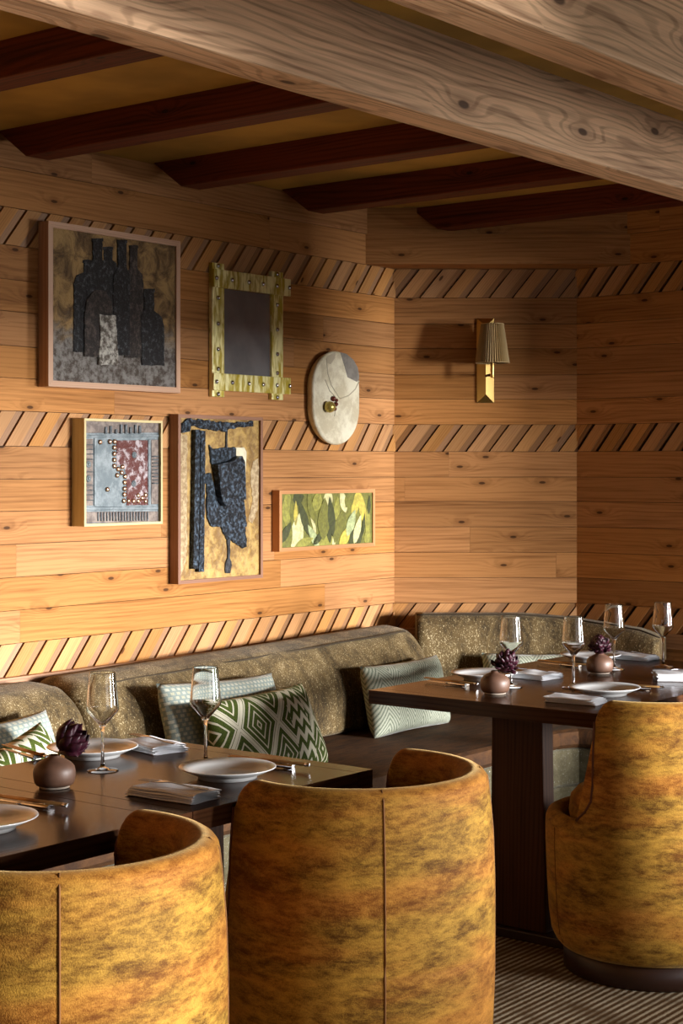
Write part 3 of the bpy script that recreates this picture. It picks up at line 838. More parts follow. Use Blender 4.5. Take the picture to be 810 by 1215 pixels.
def petal_mesh(mb, base, up, out, L, w, curl, n=6):
    """cupped petal starting at base, rising along up and bulging out"""
    side = up.cross(out).normalized(); rows = []
    for i in range(n + 1):
        t = i / n; ww = w * (sin(pi * min(1, t * 0.93 + 0.07)) ** 0.7) + 0.0005
        c = base + up * (L * t) + out * (curl * sin(pi * t * 0.8) * L)
        rows.append([c + side * (ww * s) - out * (ww * 0.55 * (s * s)) + up * (0.0006 * cos(7 * s + 9 * t)) for s in (-1, -0.5, 0, 0.5, 1)])
    mb.grid(rows)
def flower(label, loc, r, lean, kind, stem_h):
    t = thing('cut_flower', label, 'flower', loc, 0, 'dark purple flowers in vases')
    head = Vector((lean[0], lean[1], stem_h))
    mb = MB(); mb.tube([(0, 0, -0.035), (head * 0.4) + Vector((0, 0, 0.006)), head], 0.003, 8); mb.build('stem', 'stem', t)
    axis = Vector((lean[0] * 1.0, lean[1] * 1.0, 0.03 if kind == 'tulip' else 0.06)).normalized()
    e1 = axis.orthogonal().normalized(); e2 = axis.cross(e1)
    mb = MB(); rnd = random.Random(int(r * 9999) + len(label))
    if kind == 'tulip':
        for ring, (cnt, spread, L) in enumerate(((5, 0.16, 2.0), (6, 0.34, 2.05), (8, 0.52, 1.9), (8, 0.66, 1.5))):
            for k in range(cnt):
                an = 2 * pi * (k + 0.5 * ring + rnd.uniform(-.15, .15)) / cnt
                o = e1 * cos(an) + e2 * sin(an)
                up = (axis + o * spread * 0.35).normalized()
                petal_mesh(mb, head - axis * r * 0.9 + o * r * 0.30 * (ring + 1) / 3, up, (o - up * o.dot(up)).normalized(), r * L * rnd.uniform(.9, 1.1), r * 0.52, 0.24 + 0.04 * ring)
        for dv in ((0.9, -0.25, -0.22), (0.7, -0.6, -0.35), (0.95, 0.2, -0.05)):
            o = Vector(dv).normalized(); petal_mesh(mb, head - axis * r * 0.8, o, Vector((0, 0, 1)), r * 1.7, r * 0.5, 0.25)
    else:
        n = 96
        for k in range(n):
            ph = math.acos(1 - 1.75 * (k + 0.5) / n); an = k * 2.39996
            d = (e1 * cos(an) + e2 * sin(an)) * sin(ph) + axis * cos(ph)
            tang = (axis - d * axis.dot(d)); tang = tang.normalized() if tang.length > 0.05 else e1
            up = (tang * 0.9 + d * rnd.uniform(0.05, 0.7) + e1.cross(d) * rnd.uniform(-.6, .6)).normalized()
            petal_mesh(mb, head + axis * r * 0.6 + d * r * 0.52, up, (d - up * d.dot(up)).normalized(), r * 0.55 * rnd.uniform(.6, 1.35), r * rnd.uniform(0.18, 0.32), 0.38, 4)
        rows = [[head + axis * r * 0.6 + (e1 * cos(a_) * sin(p_) + e2 * sin(a_) * sin(p_) + axis * cos(p_)) * r * 0.66 for a_ in [2 * pi * j / 16 for j in range(16)]] for p_ in [pi * (0.02 + 0.96 * i / 9) for i in range(10)]]
        mb.grid(rows, closed_v=True)
    bl = mb.build('bloom', 'petal', t)
    md = bl.modifiers.new('thick', 'SOLIDIFY'); md.thickness = 0.0009
    return t
flower('purple-black tulip leaning out of the near vase over a plate', V0.location + Vector((0, 0, 0.068)), 0.034, (0.036, 0.0), 'tulip', 0.034)
flower('round purple-black bloom in the vase near the table end', V1.location + Vector((0, 0, 0.070)), 0.043, (0.024, 0.0), 'ball', -0.004)
flower('round purple-black bloom in the farther vase', V2.location + Vector((0, 0, 0.070)), 0.040, (0.0, 0.0), 'ball', -0.004)

def make_napkin(label, loc, rz, L=0.185, W=0.095, H=0.017, layers=4):
    """folded linen napkin: a soft stack of folds, long side along local x"""
    mb = MB(); rnd = random.Random(int(loc[0] * 1000) & 1023)
    hh = H / layers
    for k in range(layers):
        z0 = k * hh; dx = rnd.uniform(-.004, .004); dy = rnd.uniform(-.003, .003); ins = 0.001 + 0.0015 * k
        x0, x1, y0, y1 = -L / 2 + dx + ins, L / 2 + dx - ins, -W / 2 + dy, W / 2 + dy
        nx, ny = 14, 8; rows = []
        for j in range(2 * ny + 2):
            side = j <= ny
            v = (j / ny) if side else ((2 * ny + 1 - j) / ny)
            zz = z0 + (hh * 0.94 if side else 0.0)
            row = []
            for i in range(nx + 1):
                u = i / nx
                e = min(v, 1 - v) * W; rr = min(1.0, e / 0.004) if e < 0.004 else 1.0
                zb = z0 + hh * 0.47; z = zb + (zz - zb) * sqrt(max(0.05, 1 - (1 - rr) ** 2))
                z += 0.0010 * sin(9 * u + 5 * v + k) * (1 if (k or side) else 0)
                row.append((x0 + (x1 - x0) * u + 0.0015 * sin(v * 8 + k), y0 + (y1 - y0) * v, max(z, z0)))
            rows.append(row)
        n = mb.grid(rows, closed_u=True)
    return tag(mb.build('folded_napkin', 'linen', None, loc, rz), label, 'napkin', 'folded white napkins')
def make_fork(label, loc, rz, L=0.17):
    mb = MB()
    # outline of fork in plan (x along), with lift profile
    def zf(x): u = (x + L / 2) / L; return 0.002 + 0.006 * sin(pi * min(1, u * 1.25)) * (1 if u < 0.8 else 1) + (0.006 * (1 - (u / 0.25)) if u < 0.25 else 0)
    def strip(pts):   # pts: list of (x, y0, y1)
        rows = [[(x, y0, zf(x)), (x, y1, zf(x)), (x, y1, zf(x) + 0.0016), (x, y0, zf(x) + 0.0016)] for x, y0, y1 in pts]
        n = mb.grid(rows, closed_v=True, smooth=False); mb.ngon([n, n + 1, n + 2, n + 3]); k = n + (len(pts) - 1) * 4; mb.ngon([k + 3, k + 2, k + 1, k])
    strip([(-L / 2 + 0.045, -0.011, 0.011), (-L / 2 + 0.055, -0.0115, 0.0115), (-L / 2 + 0.066, -0.007, 0.007), (-L / 2 + 0.078, -0.003, 0.003), (0, -0.0028, 0.0028), (L / 2 - 0.04, -0.0045, 0.0045), (L / 2 - 0.006, -0.0065, 0.0065), (L / 2, -0.003, 0.003)])
    for k in range(4):
        y = -0.0095 + k * 0.00633
        strip([(-L / 2, y - 0.0007, y + 0.0007), (-L / 2 + 0.02, y - 0.0013, y + 0.0013), (-L / 2 + 0.046, y - 0.0014, y + 0.0014)])
    return tag(mb.build('fork', 'fork_steel', None, loc, rz), label, 'fork', 'forks on the napkins')
# napkins with forks (local x along n)
NAPS = [(181, 889, 0.165, 0.10, 0.020, 'folded white napkin behind the tulip plate, near table', -12),
        (207, 945, 0.185, 0.095, 0.020, 'folded white napkin with a fork between the two front tub chairs', 3),
        (636, 804, 0.14, 0.12, 0.018, 'folded white napkin right of the leftmost far glass', -5),
        (682, 833, 0.165, 0.10, 0.018, 'folded white napkin under the nearest far plate rim', 6),
        (751, 782, 0.16, 0.10, 0.018, 'folded white napkin with fork behind the farther vase', 0),
        (806, 806, 0.17, 0.13, 0.024, 'thick folded white napkin at the right edge of the picture', 35)]
forks = ['fork lying on the napkin behind the tulip plate', 'fork on the napkin between the two front tub chairs', 'fork tilted over the napkin right of the leftmost far glass',
         'fork on the napkin by the nearest far plate', 'fork on the napkin behind the farther vase', 'fork lying on the thick napkin at the right edge']
f0 = None; n0 = None
for (px, py, L, W, H, lab, dz), fl in zip(NAPS, forks):
    loc = on_table(px, py); rz = ROT + radians(dz)
    make_napkin(lab, loc, rz, L, W, H)
    fz = loc + Vector((0, 0, H + 0.0006))
    if f0 is None: f0 = make_fork(fl, fz, rz + 0.12)
    else: dup(f0, fl, fz, rz + 0.12)

def make_stick(label, loc, rz, L=0.225, group='bronze chopsticks with silver tips'):
    t = thing('chopstick', label, 'chopstick', loc, rz, group)
    mb = MB(); mb.tube([(-L / 2, 0, 0.0035), (L / 2 - 0.012, 0, 0.0035)], [0.0018, 0.0032], 10); mb.build('shaft', 'brass_stick', t)
    mb = MB(); mb.tube([(L / 2 - 0.0118, 0, 0.0035), (L / 2, 0, 0.0035)], [0.0034, 0.0034], 10); mb.build('tip', 'steel', t, label='silver end cap')
    return t
def make_knife(label, loc, rz, L=0.17):
    t = thing('table_knife', label, 'knife', loc, rz, 'table knives')
    mb = MB(); mb.tube([(0.0, 0, 0.005), (0.02, 0, 0.0055), (L / 2 - 0.002, 0, 0.0062), (L / 2, 0, 0.0062)], [0.0032, 0.0044, 0.0058, 0.005], 12); mb.build('handle', 'steel', t)
    mb = MB(); mb.prism([(-L / 2, 0.0), (-0.004, 0.0), (-0.004, 0.012), (-L / 2 + 0.03, 0.014), (-L / 2, 0.006)], 0.004, 0.0055)
    o = mb.build('blade', 'steel', t)
    me = o.data
    for v in me.vertices:
        x, y, z = v.co; v.co = (y, z - 0.006, x)
    return t
STK = [(30, 955, 'on the near table, left edge', 6), (318, 908, 'right of the plate facing the middle chair', 6), (30, 896, 'behind the near vase', -14),
       (534, 812, 'near the left end of the far table', -8), (668, 790, 'left of the farther vase', -6), (745, 817, 'right of the nearest far plate', 8)]
s0 = k0 = None
for px, py, where, dz in STK:
    loc = on_table(px, py); rz = ROT + radians(dz)
    u = Vector((cos(rz), sin(rz), 0)); v = Vector((-sin(rz), cos(rz), 0))
    for q, (off, word) in enumerate(((0.005, 'farther'), (-0.005, 'nearer'))):
        l = loc + v * off + u * (0.004 * q) + Vector((0, 0, 0.0085)); lab = word + ' bronze chopstick of the pair ' + where
        if s0 is None: s0 = make_stick(lab, l, rz)
        else: dup(s0, lab, l, rz + 0.02 * q)
    l = loc - v * 0.012 - u * 0.006 + Vector((0, 0, 0)); lab = 'silver table knife beside the chopsticks ' + where
    if k0 is None: k0 = make_knife(lab, l, rz - 0.02)
    else: dup(k0, lab, l, rz - 0.02)
    # little rest that carries the sticks
    mb = MB(); mb.box(-0.006, 0.006, -0.018, 0.018, 0, 0.0118)
    tag(mb.build('chopstick_rest', 'vase_foot' if px > 500 else 'steel', None, loc + u * 0.055 + v * 0.006, rz, bevel=0.002), 'small rest under the chopsticks ' + where, 'chopstick rest', 'chopstick rests')

# ------------------------------------------------------------------ wall art on the gallery wall (local x out, y along wall, z up)
WF = 0.0185
def rect_from_px(xl, xr, yt_l, yb_l, yt_r, yb_r, a):
    b0, zt0 = wall_pt(xl, yt_l, a); _, zb0 = wall_pt(xl, yb_l, a); b1, zt1 = wall_pt(xr, yt_r, a); _, zb1 = wall_pt(xr, yb_r, a)
    return b0, b1, (zb0 + zb1) / 2, (zt0 + zt1) / 2
def frame_parts(t, w, h, bar, depth, mat):
    """four mitred bars centred on the origin, standing 0..depth off the wall"""
    mb = MB(); W, H = w / 2, h / 2; i = bar
    for poly, g in (([(-W, -H), (W, -H), (W - i, -H + i), (-W + i, -H + i)], (1, 0)), ([(W, -H), (W, H), (W - i, H - i), (W - i, -H + i)], (0, 1)),
                    ([(W, H), (-W, H), (-W + i, H - i), (W - i, H - i)], (1, 0)), ([(-W, H), (-W, -H), (-W + i, -H + i), (-W + i, H - i)], (0, 1))):
        mb.prism(poly, 0, depth, g, (RND.uniform(.92, 1.08), 1))
    return mb.build('frame', mat, t)
def picture(name, label, px, depth, bar, fmat, cmat, inset=0.006):
    b0, b1, z0, z1 = rect_from_px(*px, WF + depth)
    w, h = b1 - b0, z1 - z0
    t = thing(name, label, 'picture', R(WF, (b0 + b1) / 2, (z0 + z1) / 2), ROT, 'framed works on the gallery wall')
    frame_parts(t, w, h, bar, depth, fmat)
    mb = MB(); mb.box(0.002, depth - inset, -w / 2 + bar - .001, w / 2 - bar + .001, -h / 2 + bar - .001, h / 2 - bar + .001)
    mb.build('canvas', cmat, t)
    iw, ih = w - 2 * bar, h - 2 * bar
    return t, iw, ih, depth - inset
def mapper(iw, ih, x0, x1, tl, tr, bl, br):
    """crop coordinates -> local (y, z); top/bottom edges given at left and right"""
    def f(x, y):
        s = (x - x0) / (x1 - x0); top = tl + (tr - tl) * s; bot = bl + (br - bl) * s
        return ((s - 0.5) * iw, ((bot - y) / (bot - top) - 0.5) * ih)
    return f
def relief(t, name, pts, f, x0, th, mat, jag=0.0, seed=1, label=None):
    rnd = random.Random(seed); p = [f(*q) for q in pts]
    if jag:
        out = []
        for i in range(len(p)):
            a, b = Vector(p[i]), Vector(p[(i + 1) % len(p)]); k = max(1, int((b - a).length / 0.012))
            for j in range(k):
                q = a.lerp(b, j / k); out.append((q[0] + rnd.uniform(-jag, jag), q[1] + rnd.uniform(-jag, jag)))
        p = out
    area = sum(p[i][0] * p[(i + 1) % len(p)][1] - p[(i + 1) % len(p)][0] * p[i][1] for i in range(len(p)))
    if area < 0: p = p[::-1]
    mb = MB(); mb.prism(p, x0, x0 + th)
    return mb.build(name, mat, t, bevel=min(0.002, th * 0.4), label=label)
# 1 bottles
t, iw, ih, cx = picture('framed_painting', 'large oak-framed painting of dark bottles, top left', (57.5, 214, 262, 459, 286, 466), 0.05, 0.020, 'oak_frame', 'canvas_bottles')
f = mapper(iw, ih, 220, 700, 105, 180, 715, 738)
def bottle(x0, x1, yb, ys, n0, n1, yt, th, mat):
    m = (ys - yt) * 0.25
    pts = [(x0, yb), (x1, yb), (x1, ys + 30), ((x1 + n1) / 2 + 8, ys - m * 0.3), (n1, ys - m), (n1, yt + 14), (n1 + 3, yt + 12), (n1 + 3, yt), (n0 - 3, yt), (n0 - 3, yt + 12), (n0, yt + 14), (n0, ys - m), ((x0 + n0) / 2 - 8, ys - m * 0.3), (x0, ys + 30)]
    relief(t, 'painted_bottle', pts, f, cx - 0.001, th, mat, 0.0015, int(x0))
bottle(298, 385, 600, 300, 335, 372, 232, 0.004, 'bottle_dark'); bottle(345, 440, 608, 262, 368, 405, 146, 0.005, 'bottle_dark')
bottle(398, 462, 560, 250, 412, 444, 180, 0.004, 'bottle_dark'); bottle(445, 512, 612, 300, 464, 498, 152, 0.006, 'bottle_dark')
bottle(490, 566, 622, 300, 512, 542, 174, 0.005, 'bottle_brown'); bottle(558, 650, 652, 465, 568, 608, 348, 0.007, 'bottle_dark')
relief(t, 'painted_bottle', [(335, 620), (400, 620), (440, 520), (440, 400), (415, 355), (375, 350), (345, 390), (335, 450)], f, cx, 0.007, 'bottle_brown', 0.002, 5)
relief(t, 'painted_bottle', [(385, 652), (462, 650), (458, 560), (452, 455), (390, 450), (392, 560)], f, cx, 0.010, 'bottle_white', 0.002, 6)
# 2 metal relief
t, iw, ih, cx = picture('framed_relief', 'pale-framed embossed metal relief with copper studs', (100, 193, 496, 626.5, 499.5, 620), 0.062, 0.0085, 'pale_frame', 'pewter', 0.012)
f = mapper(iw, ih, 150, 742, 68, 90, 892, 876)
def bar(x0, y0, x1, y1, th=0.004, mat='pewter_dark', nm='ridge'): relief(t, nm, [(x0, y1), (x1, y1), (x1, y0), (x0, y0)], f, cx - 0.001, th, mat)
bar(152, 180, 740, 200, .005, 'pewter'); bar(152, 755, 735, 783, .005, 'pewter'); bar(225, 205, 243, 750, .005, 'pewter'); bar(652, 220, 668, 745, .005, 'pewter')
bar(152, 72, 740, 165, .003, 'pewter_warm', 'panel'); bar(152, 795, 735, 885, .003, 'pewter_warm', 'panel')
bar(152, 212, 218, 745, .003, 'pewter_warm', 'panel'); bar(680, 222, 738, 738, .003, 'pewter_warm', 'panel')
for y in (255, 292, 330, 372, 472, 578, 618, 655, 698): bar(152, y, 216, y + 8, .007)
for k in range(9): bar(684, 350 + k * 27, 738, 360 + k * 27, .007)
for x, yt in ((313, 115), (350, 108), (392, 135), (432, 97), (470, 97), (508, 118), (546, 100), (582, 108)): bar(x - 9, yt, x + 9, 172, .008)
for k in range(18): bar(250 + k * 23, 798, 258 + k * 23, 870, .007)
relief(t, 'enamel_field', [(400, 225), (650, 225), (650, 745), (480, 745), (478, 500), (450, 420), (400, 430)], f, cx - 0.001, 0.003, 'enamel', 0.001, 3)
def disc(mb, y, z, x0, r, h, n=14):
    rows = [[(x0 + hh, y + rr * cos(2 * pi * k / n), z + rr * sin(2 * pi * k / n)) for k in range(n)] for hh, rr in ((0, r), (h * .5, r * .92), (h * .85, r * .6), (h, r * .12))]
    b = mb.grid(rows, closed_v=True); mb.ngon([b + 3 * n + k for k in range(n)]); mb.ngon([b + k for k in reversed(range(n))])
for q in ((272, 238), (347, 235), (384, 235), (382, 283), (381, 332), (381, 382), (382, 430), (412, 455), (445, 437), (439, 484), (404, 505), (466, 514), (463, 562), (462, 612), (460, 658), (457, 710), (494, 710), (534, 712), (571, 712), (571, 668), (603, 688), (630, 664), (631, 714), (328, 617)):
    y, z = f(*q); mb = MB(); disc(mb, y, z, cx + 0.0015, 0.0088, 0.006); mb.build('stud', 'copper', t)
for q in ((540, 342), (536, 572), (182, 530), (182, 415)):
    y, z = f(*q); mb = MB(); disc(mb, y, z, cx + 0.001, 0.012, 0.005, 20); disc(mb, y, z, cx + 0.005, 0.006, 0.004, 16); mb.build('boss', 'pewter', t)
# 3 ochre assemblage
t, iw, ih, cx = picture('framed_assemblage', 'tall brown-framed ochre picture with charred blue-black forms', (211.5, 312, 490, 694, 496.5, 685), 0.045, 0.0125, 'brown_frame', 'ochre_canvas', 0.010)
f = mapper(iw, ih, 80, 640, 25, 45, 1160, 1115)
K = lambda nm, pts, th, mat, jag=0.002, x=0.0, sd=1: relief(t, nm, pts, f, cx - 0.001 + x, th, mat, jag, sd)
K('peeling_edge', [(90, 130), (135, 150), (130, 1000), (85, 1140)], .003, 'ochre_edge', .004, 0, 2)
K('peeling_edge', [(600, 330), (636, 300), (632, 640), (590, 760), (560, 740), (590, 600), (575, 400)], .003, 'ochre_edge', .004, 0, 3)
K('charred_branch', [(95, 60), (130, 30), (400, 58), (590, 48), (585, 80), (420, 108), (390, 120), (330, 112), (150, 82), (140, 120), (95, 130)], .010, 'char', .004, 0, 4)
K('charred_stick', [(165, 110), (197, 110), (190, 760), (184, 1078), (150, 1078), (156, 760)], .022, 'char', .001, 0, 5)
K('charred_stick', [(205, 115), (236, 115), (232, 500), (226, 1098), (190, 1098), (200, 700)], .020, 'char', .001, 0, 6)
K('charred_stick', [(396, 100), (410, 100), (408, 235), (394, 235)], .006, 'char_black', .001, 0, 7)
K('charred_patch', [(280, 215), (300, 240), (360, 232), (420, 228), (468, 232), (470, 310), (310, 400), (290, 330)], .008, 'char', .003, 0, 8)
K('cream_patch', [(455, 232), (525, 230), (543, 260), (536, 420), (530, 600), (480, 590), (470, 300)], .007, 'cream_paint', .001, 0, 9)
K('charred_patch', [(240, 415), (290, 408), (320, 560), (370, 640), (522, 600), (542, 782), (380, 788), (290, 780), (265, 720), (260, 490), (240, 480)], .009, 'char', .003, 0, 10)
K('charred_block', [(300, 350), (400, 330), (472, 288), (492, 330), (500, 590), (430, 625), (360, 640), (330, 600)], .030, 'char', .001, .005, 11)
K('charred_patch', [(360, 785), (530, 780), (545, 920), (510, 930), (450, 890), (400, 870)], .009, 'char', .003, 0, 12)
K('charred_drip', [(405, 868), (428, 875), (424, 1000), (440, 1050), (425, 1110), (392, 1110), (392, 1040), (408, 1000)], .007, 'char_black', .002, 0, 13)
# 4 leaf collage
t, iw, ih, cx = picture('framed_collage', 'small wide orange-oak framed collage of green leaves', (331.5, 445, 582, 657, 580, 646), 0.038, 0.0145, 'orange_frame', 'leaf_olive', 0.006)
f = mapper(iw, ih, 75, 770, 100, 82, 520, 472)
def leaf(x, y, L, w, ang, mat, lift):
    c = f(x, y); k = 9; pts = []; u = Vector((cos(ang), sin(ang))); v = Vector((-u[1], u[0]))
    for i in range(k + 1):
        tt = i / k; pts.append(Vector(c) + u * (L * (tt - .5)) + v * (w * sin(pi * tt) ** 0.8 * (1.2 - .5 * tt)))
    for i in range(k - 1, 0, -1):
        tt = i / k; pts.append(Vector(c) + u * (L * (tt - .5)) - v * (w * sin(pi * tt) ** 0.8 * (1.2 - .5 * tt)))
    lo, hi = -iw / 2 + .001, iw / 2 - .001
    pts = [(max(lo, min(hi, p[0])), max(-ih / 2 + .001, min(ih / 2 - .001, p[1]))) for p in pts]
    good = [pts[0]]
    for p in pts[1:]:
        if (Vector(p) - Vector(good[-1])).length > 4e-4: good.append(p)
    area = sum(good[i][0] * good[(i + 1) % len(good)][1] - good[(i + 1) % len(good)][0] * good[i][1] for i in range(len(good)))
    if area < 0: good = good[::-1]
    mb = MB(); mb.prism(good, cx - 0.0005, cx + 0.0008 + lift); mb.build('leaf', mat, t)
rl = random.Random(5)
LV = [(120, 200, .15, .03, 1.5, 'leaf_mid'), (160, 220, .13, .02, 1.6, 'leaf_olive'), (200, 130, .07, .03, 0.2, 'leaf_dark'), (190, 400, .16, .042, 1.35, 'leaf_pale'), (240, 280, .16, .022, 2.0, 'leaf_dark'),
      (290, 200, .12, .02, 1.9, 'leaf_olive'), (340, 150, .09, .03, 1.2, 'leaf_mid'), (390, 290, .17, .040, 1.5, 'leaf_olive'), (445, 270, .16, .024, 1.7, 'leaf_dark'), (425, 130, .08, .030, 1.3, 'leaf_pale'),
      (490, 210, .10, .02, 1.5, 'leaf_mid'), (540, 150, .10, .024, 1.9, 'leaf_pale'), (590, 130, .09, .03, 0.9, 'leaf_olive'), (500, 350, .14, .028, 1.2, 'leaf_olive'), (560, 420, .13, .026, 0.8, 'leaf_yellow'),
      (600, 320, .12, .026, 1.1, 'leaf_mint'), (640, 430, .12, .04, 0.7, 'leaf_dark'), (650, 370, .13, .022, 1.2, 'leaf_pale'), (640, 160, .14, .024, 1.2, 'leaf_yellow'), (690, 200, .15, .024, 1.85, 'leaf_yellow'),
      (735, 300, .15, .016, 1.5, 'leaf_mid'), (745, 180, .08, .012, 1.5, 'leaf_dark'), (730, 420, .08, .02, 1.4, 'leaf_mid'), (310, 430, .12, .020, 2.2, 'leaf_mint'), (120, 450, .13, .03, 1.2, 'leaf_olive'),
      (110, 400, .10, .02, .9, 'leaf_dark'), (240, 480, .12, .02, .3, 'leaf_mid'), (410, 470, .14, .024, .2, 'leaf_mid'), (320, 370, .05, .010, 1.6, 'leaf_pale'), (470, 450, .07, .012, 1.3, 'leaf_pale'),
      (180, 250, .10, .012, 1.55, 'leaf_yellow'), (300, 280, .09, .009, 1.8, 'leaf_pale'), (350, 440, .09, .016, .6, 'leaf_dark'), (430, 400, .08, .014, 1.7, 'leaf_dark'), (700, 330, .09, .010, 1.4, 'leaf_dark')]
for i, (x, y, L, w, an, mt) in enumerate(LV): leaf(x, y, L, w, an, mt, 0.0002 + (i % 9) * 0.00022)
# brass framed mirror
def zpx(px, py, a): return wall_pt(px, py, a)[1]
ta = WF + 0.024
bL, _ = wall_pt(253.3, 400, ta); bR, _ = wall_pt(344.6, 400, ta)
zT0, zT1, zB0, zB1 = zpx(253.3, 318.5, ta), zpx(253.3, 340.2, ta), zpx(253.3, 442.3, ta), zpx(253.3, 463, ta)
zP1, zP0 = zpx(253.3, 311, ta), zpx(253.3, 470.5, ta)
t = thing('wall_mirror', 'rectangular mirror in a hammered brass strap frame with rivets', 'mirror', R(WF, (bL + bR) / 2, (zP0 + zP1) / 2), ROT)
bc, zc = (bL + bR) / 2, (zP0 + zP1) / 2
def yb(px): return wall_pt(px, 400, ta)[0] - bc
y0, y1 = bL - bc, bR - bc
posts = [(y0, yb(267.7)), (yb(324.0), yb(337.4))]
for i, (ya, yb_) in enumerate(posts):
    mb = MB(); mb.box(0.0, 0.018, ya, yb_, zP0 - zc, zP1 - zc); mb.build('frame_post', 'brass', t, bevel=0.002)
for za, zb in ((zT1, zT0), (zB1, zB0)):
    mb = MB(); mb.box(0.0181, 0.026, y0, y1, za - zc, zb - zc); mb.build('frame_rail', 'brass', t, bevel=0.002)
mb = MB(); mb.box(0.0, 0.008, posts[0][1] + .0005, posts[1][0] - .0005, zB0 - zc, zT1 - zc); mb.build('mirror_glass', 'mirror', t)
mb = MB(); mb.box(0.0, 0.0125, posts[1][0] - .0075, posts[1][0] - .0003, zB0 - zc, zT1 - zc); mb.build('bevel_strip', 'steel', t)
def rivet(y, z, x0):
    mb = MB(); disc(mb, y, z, x0, 0.0088, 0.008); mb.build('rivet', 'rivet', t)
for fr in (0.03, 0.225, 0.44, 0.625, 0.81, 0.985):
    yy = y0 + (y1 - y0) * fr
    rivet(min(yy, y1 - .009), (zT0 + zT1) / 2 - zc, 0.0259); rivet(min(yy, y1 - .009), (zB0 + zB1) / 2 - zc, 0.0259)
for ya, yb_ in posts:
    ym = (ya + yb_) / 2 - 0.003
    for fr in (0.12, 0.42, 0.72, 0.95): rivet(ym, zT1 + (zB0 - zT1) * fr - zc, 0.0179)
    rivet(ym, zP1 - 0.010 - zc, 0.0179); rivet(ym, zP0 + 0.010 - zc, 0.0179)
# oval plaque
ta = WF + 0.045
b0, z1 = wall_pt(371.8, 417, ta); b1, _ = wall_pt(427.0, 417, ta); z1 = wall_pt(400, 416.5, ta)[1]; z0 = wall_pt(400, 528, ta)[1]
w, h = b1 - b0, z1 - z0
t = thing('clay_wall_plaque', 'cream oval clay wall plaque with a small gilt knob', 'wall plaque', R(WF, (b0 + b1) / 2, (z0 + z1) / 2), ROT)
def stadium(w, h, n=28):
    r = w / 2; pts = []
    for k in range(n + 1): an = pi * k / n; pts.append((r * cos(an), h / 2 - r + r * sin(an)))
    for k in range(n + 1): an = pi + pi * k / n; pts.append((r * cos(an), -h / 2 + r + r * sin(an)))
    return pts
mb = MB(); rows = []
for x, s in ((0.0, 0.90), (0.012, 0.955), (0.028, 0.99), (0.036, 1.0), (0.042, 0.985), (0.045, 0.95)):
    rows.append([(x, y - (1 - s) * w / 2 * (y / (w / 2)), z - (1 - s) * w / 2 * (z / (h / 2))) for y, z in stadium(w, h)])
nn = mb.grid(rows, closed_v=True); mm = len(rows[0]); mb.ngon([nn + k for k in reversed(range(mm))]); mb.ngon([nn + 5 * mm + k for k in range(mm)])
mb.build('disc', 'plaque', t)
f = mapper(w, h, 112, 580, 150, 150, 1110, 1110)
relief(t, 'grey_glaze', [(375, 158), (440, 172), (510, 225), (555, 300), (570, 380), (568, 425), (548, 452), (450, 410), (420, 300)], f, 0.0445, 0.0014, 'plaque_grey')
relief(t, 'grey_glaze', [(240, 215), (300, 178), (330, 165), (320, 230), (280, 290), (250, 280)], f, 0.0445, 0.0010, 'plaque_crease')
for pts in ([(238, 230), (250, 380), (285, 500), (350, 600), (370, 632)], [(570, 440), (530, 530), (460, 600), (375, 635)], [(225, 450), (270, 560), (345, 640), (330, 740), (318, 820)]):
    mb = MB(); pp = []
    for i in range(len(pts) - 1):
        for k in range(6): pp.append(Vector(pts[i]).lerp(Vector(pts[i + 1]), k / 6))
    pp.append(Vector(pts[-1]))
    mb.tube([(0.0452, *f(p[0], p[1])) for p in pp], 0.0022, 8); mb.build('crease', 'plaque_crease', t)
def ball(mb, x, y, z, r, n=20):
    rows = [[(x + r * cos(p_), y + r * sin(p_) * cos(a_), z + r * sin(p_) * sin(a_)) for a_ in [2 * pi * j / n for j in range(n)]] for p_ in [pi * (0.01 + 0.98 * i / 12) for i in range(13)]]
    mb.grid(rows, closed_v=True)
mb = MB(); y, z = f(238, 728); ball(mb, 0.062, y, z, 0.023); mb.build('knob', 'gold_knob', t)
for q, r in (((295, 640), .011), ((325, 695), .009), ((312, 745), .008), ((285, 700), .008), ((330, 655), .007)):
    y, z = f(*q); mb = MB(); ball(mb, 0.050, y, z, r, 12); mb.build('bead', 'red_bead', t)
# sliver of a further gilt-framed work at the left edge
mb = MB(); bb, zz1 = wall_pt(0.0, 663, 0.06); _, zz0 = wall_pt(0.0, 716, 0.06); b2, zz1 = wall_pt(-60, 657, 0.06)
t = thing('carved_wall_ornament', 'sliver of a dark green carved ornament at the left edge', 'ornament', R(WF, bb, (zz0 + zz1) / 2), ROT)
mb = MB()
pts = []
for k in range(24):
    an = 2 * pi * k / 24; rr = 0.074 * (1 + 0.10 * (k % 2)); pts.append((-0.068 + rr * cos(an), rr * sin(an)))
mb.prism(pts, 0, 0.03); mb.build('carving', 'leaf_olive', t, bevel=0.004)

